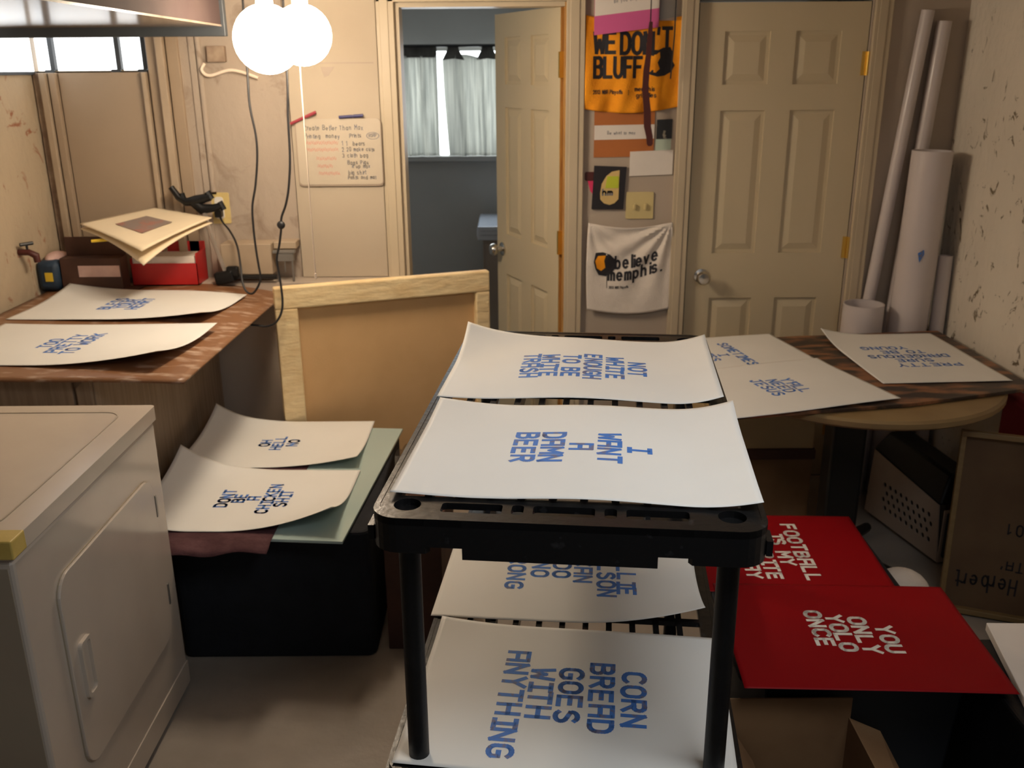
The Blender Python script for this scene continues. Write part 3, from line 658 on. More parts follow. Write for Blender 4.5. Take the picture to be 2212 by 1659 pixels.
# ------------------------------------------------------------------ wood cabinet and hardboard sheet with two posters
t = thing('wood_cabinet', 'old brown wood-veneer cabinet standing behind the dryer', 'cabinet', (-1.86, 2.62, 0))
MB().box(0, .625, 0, 1.16, .0, .935).build('body', m_veneer, t, bevel=.004)
for x0, x1 in ((.01, .565), (.575, .62)):
    MB().prism([(x0, .04), (x1, .04), (x1, .925), (x0 + .025, .925), (x0, .90)], 0, .016, Matrix.Translation((0, 0, 0)) @ WALLM).build('door', m_veneer, t, bevel=.003)
def hb(u, v):
    x = .92 * u; y = 1.29 * v
    k = max(0, (x - .55) / .37)
    return (x, y, -.045 * k * k * (.25 + .75 * v) + .002 * sin(7 * u + 3 * v))
tag(MB().grid(hb, 30, 30).build('hardboard_sheet', m_hardboard, solid=.006, loc=(-1.862, 2.545, .9475), rot=(0, 0, 0), smooth=True),
    'scuffed brown hardboard sheet laid over the cabinet, two posters on it', 'board')
gb = 'blue-lettered posters on the brown hardboard sheet'
poster('poster', (-1.425, 3.43, .951), -4, [('BLESS', -.075), ('YOUR', -.022), ('HEART', .032)], '+y', .042, .036, .0095,
       'white poster with three blue lines, far one on the brown hardboard', gb, L=.72, D=.46, lifts=(.0, .045, .0, .03), R=.36, edges={'r': (-.012, .3)}, wave=(.002, 8, 0, 1))
poster('poster', (-1.405, 2.90, .951), -4, [('TOO', -.085), ('PRETTY', -.030), ('TO WORK', .025)], '+y', .040, .036, .0088,
       'white poster with blue lettering, near one on the brown hardboard by the dryer', gb, L=.76, D=.47, lifts=(0, .05, .01, .0), R=.40, wave=(.002, 8, 0, 0))

# things at the back of the hardboard
t = thing('red_box', 'bright red box holding white paper under the matted print', 'box', (-1.55, 3.765, .951))
MB().box(0, .27, 0, .003, 0, .09).box(0, .27, .125, .128, 0, .16).box(0, .003, 0, .128, 0, .11).box(.267, .27, 0, .128, 0, .13).box(0, .27, 0, .128, 0, .003).build('shell', m_redbox, t)
MB().box(.006, .263, .006, .122, .004, .118).build('paper_stack', m_towel, t, bevel=.004)['label'] = 'white paper inside the red box'
t = thing('brown_box', 'dark brown cardboard box with a pale strip, left of the red box', 'box', (-1.795, 3.68, .951))
MB().box(0, .24, 0.066, .07, .13, .205).box(.0, .24, 0, .07, 0, .13).box(.0, .30, 0.0, .066, 0, .004).build('carton', m_darkcard, t, bevel=.003)
MB().box(.07, .235, -.002, .0, .055, .100).build('strip', m_pinkcloth, t)['label'] = 'pale paper strip on the box'
t = thing('blue_pouch', 'dark blue fabric pouch in the corner behind the posters', 'pouch', (-1.886, 3.66, .953))
MB().box(0, .085, 0, .2, 0, .12).build('pouch', m_bluefab, t, bevel=.02, smooth=True)
MB().box(.035, .065, -.003, .003, .04, .075).build('patch', m_yellow, t)
MB().sphere((.042, .10, .118), .04, 16, (.9, 1.8, .6)).build('contents', m_pinkcloth, t, smooth=True)['label'] = 'pinkish cloth bulging from the pouch'
def matted(name, z, label, picture, sag):
    A, B, C_, D_ = Vector((-1.36, 3.42, 1.158 + z)), Vector((-1.19, 3.74, 1.218 + z)), Vector((-1.47, 3.89, 1.238 + z)), Vector((-1.70, 3.70, 1.205 + z))
    def f(u, v):
        p = A * (1 - u) * (1 - v) + B * u * (1 - v) + C_ * u * v + D_ * (1 - u) * v
        return (p.x, p.y, p.z - sag * max(0, 1 - (u + v) * 1.25) ** 2)
    o = tag(MB().grid(f, 20, 20).build(name, m_ivoryboard, solid=.004, smooth=True), label, 'mat', 'matted prints stacked on the red box')
    if picture:
        MB().grid(lambda u, v: tuple(Vector(f(.25 + .42 * u, .28 + .44 * v)) + Vector((0, 0, .0025))), 6, 6).build('picture', m_print, o)['label'] = 'small dark picture in the mat window'
matted('matted_print', .012, 'cream mat with a small dark picture, topmost on the red box', True, .012)
matted('matted_print', -.008, 'cream mat sheet with drooping corner under the picture mat', False, .045)
tag(MB().tube([(-1.62, 3.60, 1.163), (-1.47, 3.64, 1.170)], .006, 6).build('pencil', m_yellow), 'yellow pencil poking out under the matted prints', 'pencil')
# bar clamp leaning on the wall
t = thing('bar_clamp', 'bar clamp with black jaws leaning behind the matted prints', 'clamp', (-1.165, 3.78, .955))
MB().tube([(0, .0, .02), (-.06, .03, .20), (-.085, .05, .30)], .009, 6).build('bar', m_steel, t)
up = MB().tube([(-.205, .05, .385), (-.18, .05, .345), (-.15, .05, .325), (-.11, .05, .33), (-.05, .05, .345)], [.012, .014, .017, .022, .016], 10)
up.tube([(-.12, .05, .325), (-.09, .05, .295), (-.04, .05, .30), (-.008, .05, .31)], [.02, .022, .016, .012], 10)
up.tube([(-.062, .05, .365), (-.045, .05, .335)], .013, 8).tube([(-.015, .05, .325), (.0, .05, .292)], .012, 8)
up.tube([(-.165, .05, .36), (-.16, .05, .335)], .012, 8)
up.build('pistol_grip', m_black, t, smooth=True)
MB().box(-.045, .035, -.02, .02, .0, .052, Matrix.Rotation(radians(-10), 4, 'Y')).box(.0, .05, -.015, .015, .025, .07).build('foot_jaw', m_black, t, bevel=.008)
# outlet, bar, bracket, spigot
t = thing('wall_outlet', 'yellowed outlet plate with a black plug on the old wall', 'outlet', (-1.205, YB - .013, 1.245))
MB().plate(rrect(-.042, .042, -.065, .062, .006, 3), [], .006, WALLM).build('plate', m_ivory2, t, bevel=.002)
MB().plate(rrect(-.018, .018, -.045, .045, .012, 4), [], .004, Matrix.Translation((0, -.005, 0)) @ WALLM).build('socket', m_porc, t)
MB().box(-.014, .014, -.04, -.004, -.035, -.003).build('plug', m_cord, t, bevel=.004)
tag(MB().tube([(-1.222, YB - .018, 1.312), (-1.222, YB - .018, ZC)], .012, 10).build('conduit', m_oldwall, smooth=True), 'painted conduit pipe running up from the outlet', 'pipe')
tag(MB().box(-1.17, -.965, 3.785, 3.80, .968, .984).build('black_bar', m_blackmetal, bevel=.002), 'thin black bar lying along the cream ledge', 'bar')
t = thing('wall_bracket', 'grey metal bracket on the cream ledge beside the drywall', 'bracket', (-.932, 3.80, .953))
MB().box(-.045, .045, 0, .03, .118, .130).box(-.03, .038, .002, .03, .085, .118).box(-.033, -.026, .004, .012, .0, .086).box(.028, .036, .004, .012, 0, .086).box(-.002, .003, .004, .012, .04, .086).build('frame', m_greymetal, t, bevel=.002)
t = thing('water_spigot', 'dark rusty spigot on the painted brick wall', 'faucet', (XL, 3.565, 1.128))
MB().tube([(0, 0, 0), (.04, 0, 0), (.06, .01, -.015), (.062, .01, -.04)], [.012, .012, .014, .012], 10).build('spout', m_maroonstick, t, smooth=True)
MB().tube([(.035, 0, 0), (.035, 0, .03)], .005, 8).tube([(.02, -.02, .032), (.05, .02, .032)], .007, 8).build('handle', m_blackmetal, t)

struct(MB().box(-1.236, -1.212, YB - .016, YB - .012, 1.30, 1.78).build('trim_26', m_grime), 'grimy gap in the old wall above the outlet')
t = thing('junction_box', 'small dark junction box with a pale cable high on the old wall', 'junction box', (-1.15, YB - .012, 1.845))
MB().box(-.035, .035, -.03, 0, -.03, .03).build('box', m_grime, t, bevel=.003)
MB().tube(catmull([(-.05, -.02, -.035), (-.06, -.03, -.06), (-.03, -.03, -.08), (.06, -.03, -.06), (.16, -.03, -.09)]), .006, 8).build('cable', m_string, t, smooth=True)
# power cords
c1 = [(-.95, 3.62, 2.2), (-.946, 3.56, 1.80), (-.947, 3.55, 1.667), (-.935, 3.55, 1.56), (-.937, 3.55, 1.478), (-.953, 3.55, 1.377), (-.972, 3.55, 1.30), (-.976, 3.55, 1.22), (-.974, 3.55, 1.133),
      (-.969, 3.55, 1.061), (-.967, 3.55, 1.025), (-.981, 3.55, .989), (-1.005, 3.55, .963), (-1.031, 3.56, .972), (-1.048, 3.58, 1.007), (-1.060, 3.62, 1.06), (-1.095, 3.72, 1.12), (-1.15, 3.83, 1.16), (-1.19, 3.875, 1.19), (-1.205, 3.885, 1.225)]
tag(MB().tube(catmull(c1), .0042, 8).build('power_cord', m_cord, smooth=True), 'black cord hanging in a loop and plugged into the outlet', 'cord', 'black cords hanging from the ceiling lamp')
c2 = [(-.78, 3.5, 2.2), (-.779, 3.45, 1.778), (-.788, 3.45, 1.63), (-.793, 3.45, 1.486), (-.805, 3.45, 1.387), (-.821, 3.45, 1.321), (-.842, 3.45, 1.27), (-.847, 3.45, 1.228), (-.859, 3.45, 1.168), (-.873, 3.45, 1.116),
      (-.869, 3.45, 1.063), (-.862, 3.44, .975), (-.867, 3.43, .921), (-.890, 3.42, .881), (-.926, 3.42, .867), (-.960, 3.42, .870), (-.985, 3.42, .872)]
t = thing('power_cord', 'black cord with inline switch, hanging loop beside the canvas', 'cord', (0, 0, 0), group='black cords hanging from the ceiling lamp')
MB().tube(catmull(c2), .0042, 8).build('cable', m_cord, t, smooth=True)
MB().sphere((-.846, 3.45, 1.243), .013, 12, (1.2, .8, 1.2)).build('inline_switch', m_cord, t, smooth=True)

# ------------------------------------------------------------------ stretched canvas seen from behind
t = thing('stretched_canvas', 'big stretched canvas seen from its back, standing on the floor', 'canvas', (-.908, 3.49, 0), radians(20.0))
CW, CH = .865, 1.0
MB().box(0, CW, -.022, .022, CH - .085, CH).build('stretcher_bar', m_stretch, t, bevel=.006)
MB().box(0, CW, -.022, .022, 0, .085).build('stretcher_bar', m_stretch, t, bevel=.006)
MB().box(0, .085, -.021, .022, .084, CH - .084).build('stretcher_bar', m_stretch, t, bevel=.006)
MB().box(CW - .06, CW, -.021, .022, .084, CH - .084).build('stretcher_bar', m_stretch, t, bevel=.006)
MB().box(.08, CW - .055, .012, .018, .08, CH - .08).build('canvas_cloth', m_canvas, t)

# ------------------------------------------------------------------ low table of bins with glass sheet and posters
t = thing('storage_tub', 'large black fabric-covered tub under the aqua glass sheet', 'tub', (-1.06, 2.56, 0))
MB().prism(rrect(0, .62, 0, .84, .03, 4), .0, .445).build('tub_body', m_navy, t, bevel=.01)
tag(MB().box(-.405, -.225, 2.60, 3.2, 0, .40).build('brown_carton', m_darkcard, bevel=.004), 'dark brown carton on the floor right of the black tub', 'box')
tag(MB().box(-.325, .325, -.46, .46, 0, .010).build('glass_sheet', m_glass, bevel=.002, loc=(-.79, 2.965, .4475), rot=(0, 0, radians(-5))),
    'pale aqua glass sheet lying on the black tub under two posters', 'glass')
def mar(u, v):
    x = -1.12 + .40 * u; y = 2.425 + .655 * v
    return (x, y, .4595 if y > 2.475 else .4595 - (2.475 - y) * (.12 + .40 * (1 - u)) - .006 * sin(u * 14))
tag(MB().grid(mar, 24, 24).build('maroon_cloth', m_maroon, solid=.0015, smooth=True), 'maroon cloth between the aqua glass and its posters', 'cloth')
gg = 'blue-lettered posters on the aqua glass sheet'
poster('poster', (-.855, 3.24, .4625), 0, [('OH', -.068), ('HELL', -.018), ('NO', .036)], '+y', .036, .034, .0088,
       'white poster reading OH HELL NO, on the aqua glass beside the canvas', gg, lifts=(0, .04, .0, .05), R=.34, edges={'l': (.03, .15)}, L=.62, D=.45)
poster('poster', (-.845, 2.765, .4625), -1.5, [('DONT', -.090), ('BE', -.044), ('A', .002), ('CHICKEN', .052, 0, .033), ('SHIT', .100)], '+y', .036, .034, .0088,
       'white poster reading DONT BE A CHICKEN SHIT, on the aqua glass', gg, lifts=(0, .085, .0, .06), R=.36, edges={'l': (.035, .18)}, L=.62, D=.46)
def bagf(u, v):
    a = u * 2 * pi; r = .05 * (1 - .3 * v) * (1 + .25 * sin(3 * a + 4 * v))
    return (-.37 + r * .7 * cos(a), 2.95 + r * 1.6 * sin(a), .405 + .14 * v + .004 * sin(5 * a))
tag(MB().grid(bagf, 24, 8).build('plastic_bag', m_bag, smooth=True), 'crumpled clear plastic bag on the brown carton', 'bag')

# ------------------------------------------------------------------ things on the wall between the doors
t = thing('whiteboard', 'small whiteboard with red and blue handwriting left of the doorway', 'whiteboard', (-.69, YB - .031, 1.465))
MB().plate(rrect(-.173, .173, -.133, .133, .018, 5), [], .008, Matrix.Translation((0, -.004, 0)) @ WALLM).build('frame', m_wbrim, t, bevel=.003)
fc = MB().plate(rrect(-.168, .170, -.126, .133, .016, 5), [], .002, Matrix.Translation((0, -.0095, 0)) @ WALLM).build('writing_surface', m_wb, t)
wf = lambda a, b: (a, -.0112, b)
mb = MB()
for tx, x, z, h, ad in (('Create Better Than Max', -.135, .090, .018, .0128), ('Printing', -.135, .058, .016, .0118), ('money', -.05, .058, .016, .0118), ('Prints', .045, .060, .016, .0118),
                        ('1 15 bears', .012, .028, .016, .0115), ('2 20 make cuts', .012, .006, .016, .0105), ('3 cloth bag', .012, .012 - .03, .016, .0115), ('4 Bags Pigs', .012, -.045, .015, .0110),
                        ('it up max', .048, -.060, .014, .0105), ('5 big shirt', .012, -.085, .016, .0115), ('6 Pants and mat', .012, -.104, .014, .0100)):
    strokes(mb, tx, x, z, h, ad, .0020, wf, .2, .62)
for tx, px in (('ASAP', .122), ):
    strokes(mb, tx, px, .062, .012, .0085, .0018, wf, .2, .62)
for k in range(24):
    a0, a1 = 2 * pi * k / 24, 2 * pi * (k + 1) / 24
    mb.add([wf(.138 + .026 * cos(a) * s, .066 + .014 * sin(a) * s) for a in (a0, a1) for s in (1, .9)], [(0, 1, 3, 2)])
mb.build('blue_writing', m_greyink, fc)
mb = MB()
for z, x0, x1 in ((.040, -.135, -.003), (.013, -.132, -.003), (-.022, -.095, -.014), (-.052, -.092, -.03), (-.081, -.09, -.003)):
    n = int((x1 - x0) / .0035); pts = [(x0 + (x1 - x0) * i / n, z + .006 * (1 if i % 2 else -1) + .002 * sin(i)) for i in range(n + 1)]
    for (ax, az), (bx_, bz_) in zip(pts, pts[1:]):
        mb.add([wf(ax, az - .0013), wf(bx_, bz_ - .0013), wf(bx_, bz_ + .0013), wf(ax, az + .0013)], [(0, 1, 2, 3)])
mb.build('red_writing', m_redink, fc)
def marker(name, p, q, m, label, cat='marker'):
    t = thing(name, label, cat, (0, 0, 0), group='markers on the whiteboard')
    P_, Q_ = Vector(p), Vector(q); d = Q_ - P_
    MB().tube([P_, P_ + d * .55], .006, 10).build('barrel', m, t, smooth=True)
    MB().tube([P_ + d * .60, Q_], .0066, 10).tube([P_ + d * .54, P_ + d * .61], .0045, 8).build('cap', m, t, smooth=True)
marker('marker', (-.877, YB - .048, 1.580), (-.772, YB - .048, 1.624), mat('red_marker_body', (.36, .05, .07), .4), 'dark red marker stuck slanting on the whiteboard top')
marker('marker', (-.682, YB - .048, 1.604), (-.585, YB - .048, 1.610), mat('navy_marker_body', (.035, .035, .14), .4), 'dark blue marker stuck level on the whiteboard top')

def card(name, x0, x1, z0, z1, m, label, cat, y=YB, th=.0015, sk=0.0, group=None):
    """thin card on the wall; sk = rise of the right end"""
    o = MB().prism([(x0, z0), (x1, z0 + sk), (x1, z1 + sk), (x0, z1)], 0, th, Matrix.Translation((0, y - .0006, 0)) @ WALLM).build(name, m)
    return tag(o, label, cat, group)
gc = 'striped paint-sample cards on the wall'
pc = card('sample_card', .330, .580, 1.903, 2.20, m_pink, 'pink card with white band, tilted, topmost between the doors', 'card', YB - .036, .002, .028, gc)
MB().prism([(.331, 1.972), (.5795, 2.000), (.5795, 2.062), (.331, 2.034)], 0, .001, Matrix.Translation((0, YB - .0388, 0)) @ WALLM).build('white_band', m_white_card, pc)
b_ = MB(); strokes(b_, 'Be you only max', .405, 2.012, .012, .0095, .0014, lambda a, b: (a, YB - .0402, b + (a - .33) * .11), .2, .6); b_.build('writing', m_greyink, pc)
rc = card('sample_card', .341, .585, 1.436, 1.640, m_rust, 'rust-brown card with white band under the gold towel', 'card', YB - .001, .002, .002, gc)
MB().prism([(.3415, 1.505), (.5845, 1.509), (.5845, 1.565), (.3415, 1.562)], 0, .001, Matrix.Translation((0, YB - .0038, 0)) @ WALLM).build('white_band', m_white_card, rc)
b_ = MB(); strokes(b_, 'Be what to max', .395, 1.527, .012, .0095, .0014, lambda a, b: (a, YB - .0052, b), .2, .6); b_.build('writing', m_greyink, rc)

# gold rally towel
def wy(x, z):   # depth of the gold towel in front of the wall
    u = (x - .30) / .388
    return YB - .012 - .006 * sin(u * 17 + (z - 1.6) * 9) - .004 * sin(u * 31 - z * 25) * (1 - min(1, max(0, (z - 1.62) / .3)))
def gold(u, v):
    z = 1.622 - .020 * sin(pi * u) + .352 * v + (0.0 if v < 1 else 0)
    z += .012 * u * (1 - v) + .004 * (1 - u)
    x = .299 + (.389 - .005 * (1 - v)) * u
    return (x, wy(x, z), z)
gt = tag(MB().grid(gold, 60, 40).build('rally_towel', m_orange, smooth=True, solid=.002), 'gold towel printed WE DON\'T BLUFF hung between the doors', 'towel', 'rally towels pinned between the doors')
mb = MB(); gf = lambda a, b: (a, wy(a, b) - .003, b)
strokes(mb, 'WE', .336, 1.840, .072, .046, .014, gf, 0, .74); strokes(mb, 'DON', .440, 1.836, .075, .046, .014, gf, 0, .70)
strokes(mb, 'T', .604, 1.850, .078, .042, .014, gf, 0, .75); strokes(mb, "'", .580, 1.850, .078, .03, .012, gf, 0, .8)
strokes(mb, 'BLUFF.', .337, 1.748, .072, .0395, .0135, gf, 0, .72)
strokes(mb, '2013 NBA Playoffs', .333, 1.684, .014, .0082, .0026, gf, 0, .7)
strokes(mb, '|', .470, 1.682, .014, .010, .002, gf, 0, .7)
strokes(mb, 'memphis', .500, 1.694, .016, .013, .003, gf, 0, .7); strokes(mb, 'grizzlies', .506, 1.670, .016, .013, .003, gf, 0, .7)
mb.build('lettering', m_blackink, gt)
# round emblem: dark ring shape with pale gold heart
mb = MB()
def blob(cx, cz, pts): return [(cx + x, cz + z) for x, z in pts]
em = blob(.592, 1.800, [(-.058, .0), (-.052, .032), (-.036, .050), (-.006, .047), (.014, .056), (.042, .058), (.054, .036), (.052, .008), (.062, -.010), (.048, -.034), (.022, -.048), (-.006, -.052), (-.036, -.044), (-.054, -.024)])
def fan(mb, poly, fn, d):
    cx = sum(p[0] for p in poly) / len(poly); cz = sum(p[1] for p in poly) / len(poly)
    n = len(poly); vs = []
    for k in range(5):
        f_ = k / 4
        for p in poly:
            x, y, z = fn(cx + (p[0] - cx) * f_, cz + (p[1] - cz) * f_); vs.append((x, y - d, z))
    mb.add(vs, [(k * n + i, k * n + (i + 1) % n, (k + 1) * n + (i + 1) % n, (k + 1) * n + i) for k in range(4) for i in range(n)])
fan(mb, em, gf, .0004)
e1 = mb.build('emblem', m_blackink, gt)
mb = MB(); fan(mb, blob(.572, 1.797, [(-.026, -.030), (-.030, .004), (-.022, .028), (.006, .034), (.020, .044), (.022, .022), (.012, .004), (.022, -.020), (.006, -.034)]), gf, .0014)
mb.build('emblem_fill', m_orange, e1)

# white rally towel
def ty(x, z):
    o = 0.0
    for cx, k, am in ((.668, 15, .011), (.328, 13, .006)):
        dx, dz = abs(cx - x), max(.0, 1.172 - z)
        an = math.atan2(dz, dx + 1e-4); d = sqrt(dx * dx + dz * dz)
        o += am * sin(an * k + .6) * min(1, d / .10) * max(0, 1 - d / .46)
    return YB - .022 - o
def white(u, v):
    x = .323 + .350 * u - .006 * sin(v * pi) * (1 - 2 * u)
    z = .802 + .370 * v - .021 * sin(pi * u)
    return (x, ty(x, z), z)
wt = tag(MB().grid(white, 60, 40).build('rally_towel', m_towel, smooth=True, solid=.002), 'white towel printed believe memphis below the light switch', 'towel', 'rally towels pinned between the doors')
mb = MB(); tz = lambda a, b: b + .22 * (a - .45) * max(0, min(1, (a - .44) * 6))
tf = lambda a, b: (a, ty(a, tz(a, b)) - .0035, tz(a, b))
strokes(mb, 'believe', .440, .980, .050, .0335, .0088, tf, 0, .62); strokes(mb, 'memphis.', .412, .930, .048, .0340, .0088, tf, 0, .62)
strokes(mb, '2013 NBA Playoffs', .415, .893, .010, .0058, .0016, tf, 0, .65)
for z in (.895, .905, .915, .925, .935): mb.add([tf(.4045, z), tf(.4065, z), tf(.4065, z + .011), tf(.4045, z + .011)], [(0, 1, 2, 3)])
mb.build('lettering', m_blackink, wt)
mb = MB(); fan(mb, blob(.396, .998, [(-.048, .010), (-.040, .048), (-.010, .052), (.020, .042), (.042, .020), (.050, -.006), (.034, -.032), (.006, -.052), (-.026, -.046), (-.040, -.020)]), tf, .0004)
e2 = mb.build('emblem', m_blackink, wt)
mb = MB(); fan(mb, blob(.388, 1.003, [(-.026, -.022), (-.034, .010), (-.022, .030), (.010, .034), (.004, .010), (.010, -.020), (-.008, -.034)]), tf, .0014)
mb.build('emblem_fill', m_orange, e2)

t = thing('hanging_strap', 'dark red leather strap hanging on a cord in front of the gold towel', 'strap', (0, YB - .060, 0))
MB().tube([(.545, 0, 2.20), (.545, 0, 1.945)], .0022, 6).tube([(.641, .002, 2.20), (.640, .002, 1.90), (.632, .002, 1.74)], .0026, 6).build('cord', m_cord, t)
st = [(.547, 1.95, .006), (.545, 1.90, .009), (.542, 1.83, .010), (.536, 1.77, .012), (.534, 1.70, .012), (.545, 1.62, .014), (.548, 1.56, .014), (.558, 1.52, .013), (.560, 1.492, .012), (.560, 1.484, .006)]
mb = MB(); n = len(st)
mb.add([(x - r, -.004, z) for x, z, r in st] + [(x + r, -.004, z) for x, z, r in st] + [(x + r, .004, z) for x, z, r in st] + [(x - r, .004, z) for x, z, r in st],
       [f for i in range(n - 1) for f in ((i, n + i, n + i + 1, i + 1), (n + i, 2 * n + i, 2 * n + i + 1, n + i + 1), (2 * n + i, 3 * n + i, 3 * n + i + 1, 2 * n + i + 1), (3 * n + i, i, i + 1, 3 * n + i + 1))])
mb.build('strap', m_maroonstick, t, smooth=True)
tag(MB().box(.585, .650, YB - .030, YB - .024, 1.955, 2.19).build('plastic_sleeve', m_bag), 'clear grey plastic sleeve hanging beside the pink card', 'sleeve')
pcx = card('photo_card', .594, .657, 1.507, 1.583, m_vac, 'small black photo under the gold towel, right side', 'photo', YB - .003, .0015, .002)
wc = card('paper_card', .489, .665, 1.360, 1.458, m_white_card, 'blank white card above the light switch', 'card', YB - .002, .004, .006)
mc = card('mint_card', .592, .655, 1.46, 1.506, m_mint, 'pale mint card below the small black photo', 'card', YB - .0005, .001, .002)
bp_ = thing('black_card', 'black card with a tan and lime cut-out left of the light switch', 'card', (.404, YB - .001, 1.313), group=None)
MB().prism([(-.068, -.086), (.064, -.088), (.073, .084), (-.060, .090)], 0, .010, WALLM).build('backing', m_blackink, bp_)
MB().prism([(-.034, -.02), (-.028, .018), (-.010, .048), (.012, .066), (.044, .072), (.042, -.045), (.026, -.062), (.006, -.069), (-.018, -.062), (-.033, -.046)], 0, .002, Matrix.Translation((0, -.0105, 0)) @ WALLM).build('cutout', m_tan, bp_)
MB().prism([(-.014, .0), (.041, .0), (.041, .048), (-.006, .048)], 0, .001, Matrix.Translation((0, -.0128, 0)) @ WALLM).build('lime_patch', m_lime, bp_)
b_ = MB(); strokes(b_, 'hm', -.024, -.028, .024, .022, .006, lambda a, b: (a, -.0135, b), .1, .7); b_.build('writing', m_greyink, bp_)
tg = thing('hanging_tag', 'dark and crimson tag poking out left of the black card', 'tag', (.318, YB - .003, 1.36))
MB().plate(rrect(-.012, .030, -.018, .018, .008, 4), [], .005, WALLM).build('clip', m_maroonstick, tg)
MB().prism([(.0, -.018), (.028, -.018), (.024, -.075), (.012, -.06)], 0, .002, WALLM).build('flag', m_crimson, tg)
sw_ = thing('light_switch', 'yellowed double light switch plate between the doors', 'switch', (.536, YB - .003, 1.240))
MB().plate(rrect(-.057, .057, -.055, .055, .005, 3), [], .006, WALLM).build('plate', m_ivory, sw_, bevel=.002)
for x in (-.022, .023):
    MB().box(x - .005, x + .005, -.016, -.003, -.014, .010, Matrix.Rotation(radians(8), 4, 'X')).build('toggle', m_ivory, sw_, bevel=.002)

# ------------------------------------------------------------------ paper rolls in the right corner
gr = 'white paper rolls leaning in the right corner'
def roll(p0, p1, r, label, hollow=True, n=24):
    a, b = Vector(p0), Vector(p1); d = b - a
    M_ = Matrix.Translation(a) @ d.to_track_quat('Z', 'Y').to_matrix().to_4x4()
    L_ = d.length
    prof = [(r, 0), (r, L_), (r * .93, L_), (r * .93, .004), (.002, .002)] if hollow else [(r, 0), (r, L_), (.002, L_)]
    return tag(MB().lathe(prof, n, M_).build('paper_roll', m_rollwhite, smooth=True), label, 'roll', gr)
roll((1.452, 3.886, .004), (1.622, 3.886, 1.985), .025, 'slim white paper roll, tallest and leftmost in the corner')
roll((1.59, 3.888, .004), (1.692, 3.888, 1.945), .028, 'tall white paper roll rising behind the thick roll, right of the slimmest')
big = roll((1.638, 3.765, .004), (1.662, 3.772, 1.465), .077, 'thick white paper roll with a blue tape mark in the corner')
bmk = MB().prism([(0, -.03), (.016, .004), (.012, .022), (-.010, .008)], 0, .001, Matrix.Translation((1.632, 3.693, 1.065)) @ WALLM).build('tape_mark', m_blue, big)
roll((1.457, 3.762, .0), (1.457, 3.762, .852), .082, 'short wide open-topped white roll standing by the closed door')
roll((1.748, 3.70, .004), (1.767, 3.76, 1.05), .028, 'short slim white roll at the right of the thick roll')

# ------------------------------------------------------------------ round table with burnt board and posters
t = thing('pedestal_table', 'round pale wooden pedestal table with black post', 'table', (1.215, 3.17, 0))
MB().lathe([(.002, .712), (.482, .712), (.497, .722), (.497, .738), (.488, .746), (.002, .746)], 64).build('tabletop', m_palewood, t, smooth=True)
MB().prism(rrect(-.062, .062, -.05, .05, .012, 3), .03, .711).build('post', m_blackmetal, t)
for a in (45, 135, 225, 315):
    MB().tube([(.03 * cos(radians(a)), .03 * sin(radians(a)), .05), (.30 * cos(radians(a)), .30 * sin(radians(a)), .022)], [.028, .018], 8).build('foot', m_blackmetal, t)
tag(MB().prism([(.68, 2.70), (1.27, 2.805), (1.755, 2.955), (1.735, 3.672), (1.10, 3.60), (.60, 3.53)], .7475, .7595).build('wooden_board', m_burnt, bevel=.002),
    'burnt black and brown wooden board lying on the round table', 'board')
gt_ = 'blue-lettered posters on the burnt wooden board'
poster('poster', (.895, 2.965, .766), 17.0, [("Y'ALL", -.058, .01), ('NEED', -.008), ('JESUS', .045)], '-y', .037, .034, .0078,
       "white poster reading Y'ALL NEED JESUS, nearest on the burnt board", gt_, edges={'f': (.004, .1)}, wave=(.001, 12, 3, 0))
poster('poster', (.792, 3.345, .7615), 12.5, [('SOMETIMES', -.055, 0, .033), ('I', .002), ('MISS', .055), ('MY DOG', .11)], '-y', .036, .036, .0078,
       'white poster half hidden behind the shelving unit, far left on the burnt board', gt_, wave=(.001, 11, 3, 0))
poster('poster', (1.468, 3.305, .7625), 92.5, [('PRETTY', -.105, -.03, .040), ('SURE', -.050, 0, .036), ('DANGEROUS', .000, 0, .034), ('TO BE', .052), ('YOUNG', .105, .05)], '+y', .032, .036, .0075,
       'white poster with five upside-down lines, beside the right wall', gt_, L=.60, D=.45, lifts=(.0, .0, .03, .0), wave=(.001, 9, 0, 0))

# ------------------------------------------------------------------ boxes below the table
t = thing('storage_box', 'tan storage box with dark lid under the table, behind the post', 'box', (.80, 3.50, 0))
MB().box(0, .42, 0, .34, 0, .27).build('carton', m_card, t, bevel=.004)
MB().box(-.008, .428, -.008, .348, .27, .315).build('lid', m_darkcard, t, bevel=.005)
tag(MB().box(.79, 1.22, 3.50, 3.85, .3155, .46).build('flat_carton', mat('pale_card', (.52, .38, .20), .7), bevel=.005), 'pale carton stacked on the dark-lidded storage box', 'box')
tag(MB().prism(rrect(0, .14, 0, .16, .02, 3), 0, .13).build('small_bin', mat('dark_brown_plastic', (.05, .032, .028), .5), loc=(.86, 3.22, 0), rot=(0, 0, radians(10)), bevel=.006), 'small dark bin on the floor left of the table post', 'bin')
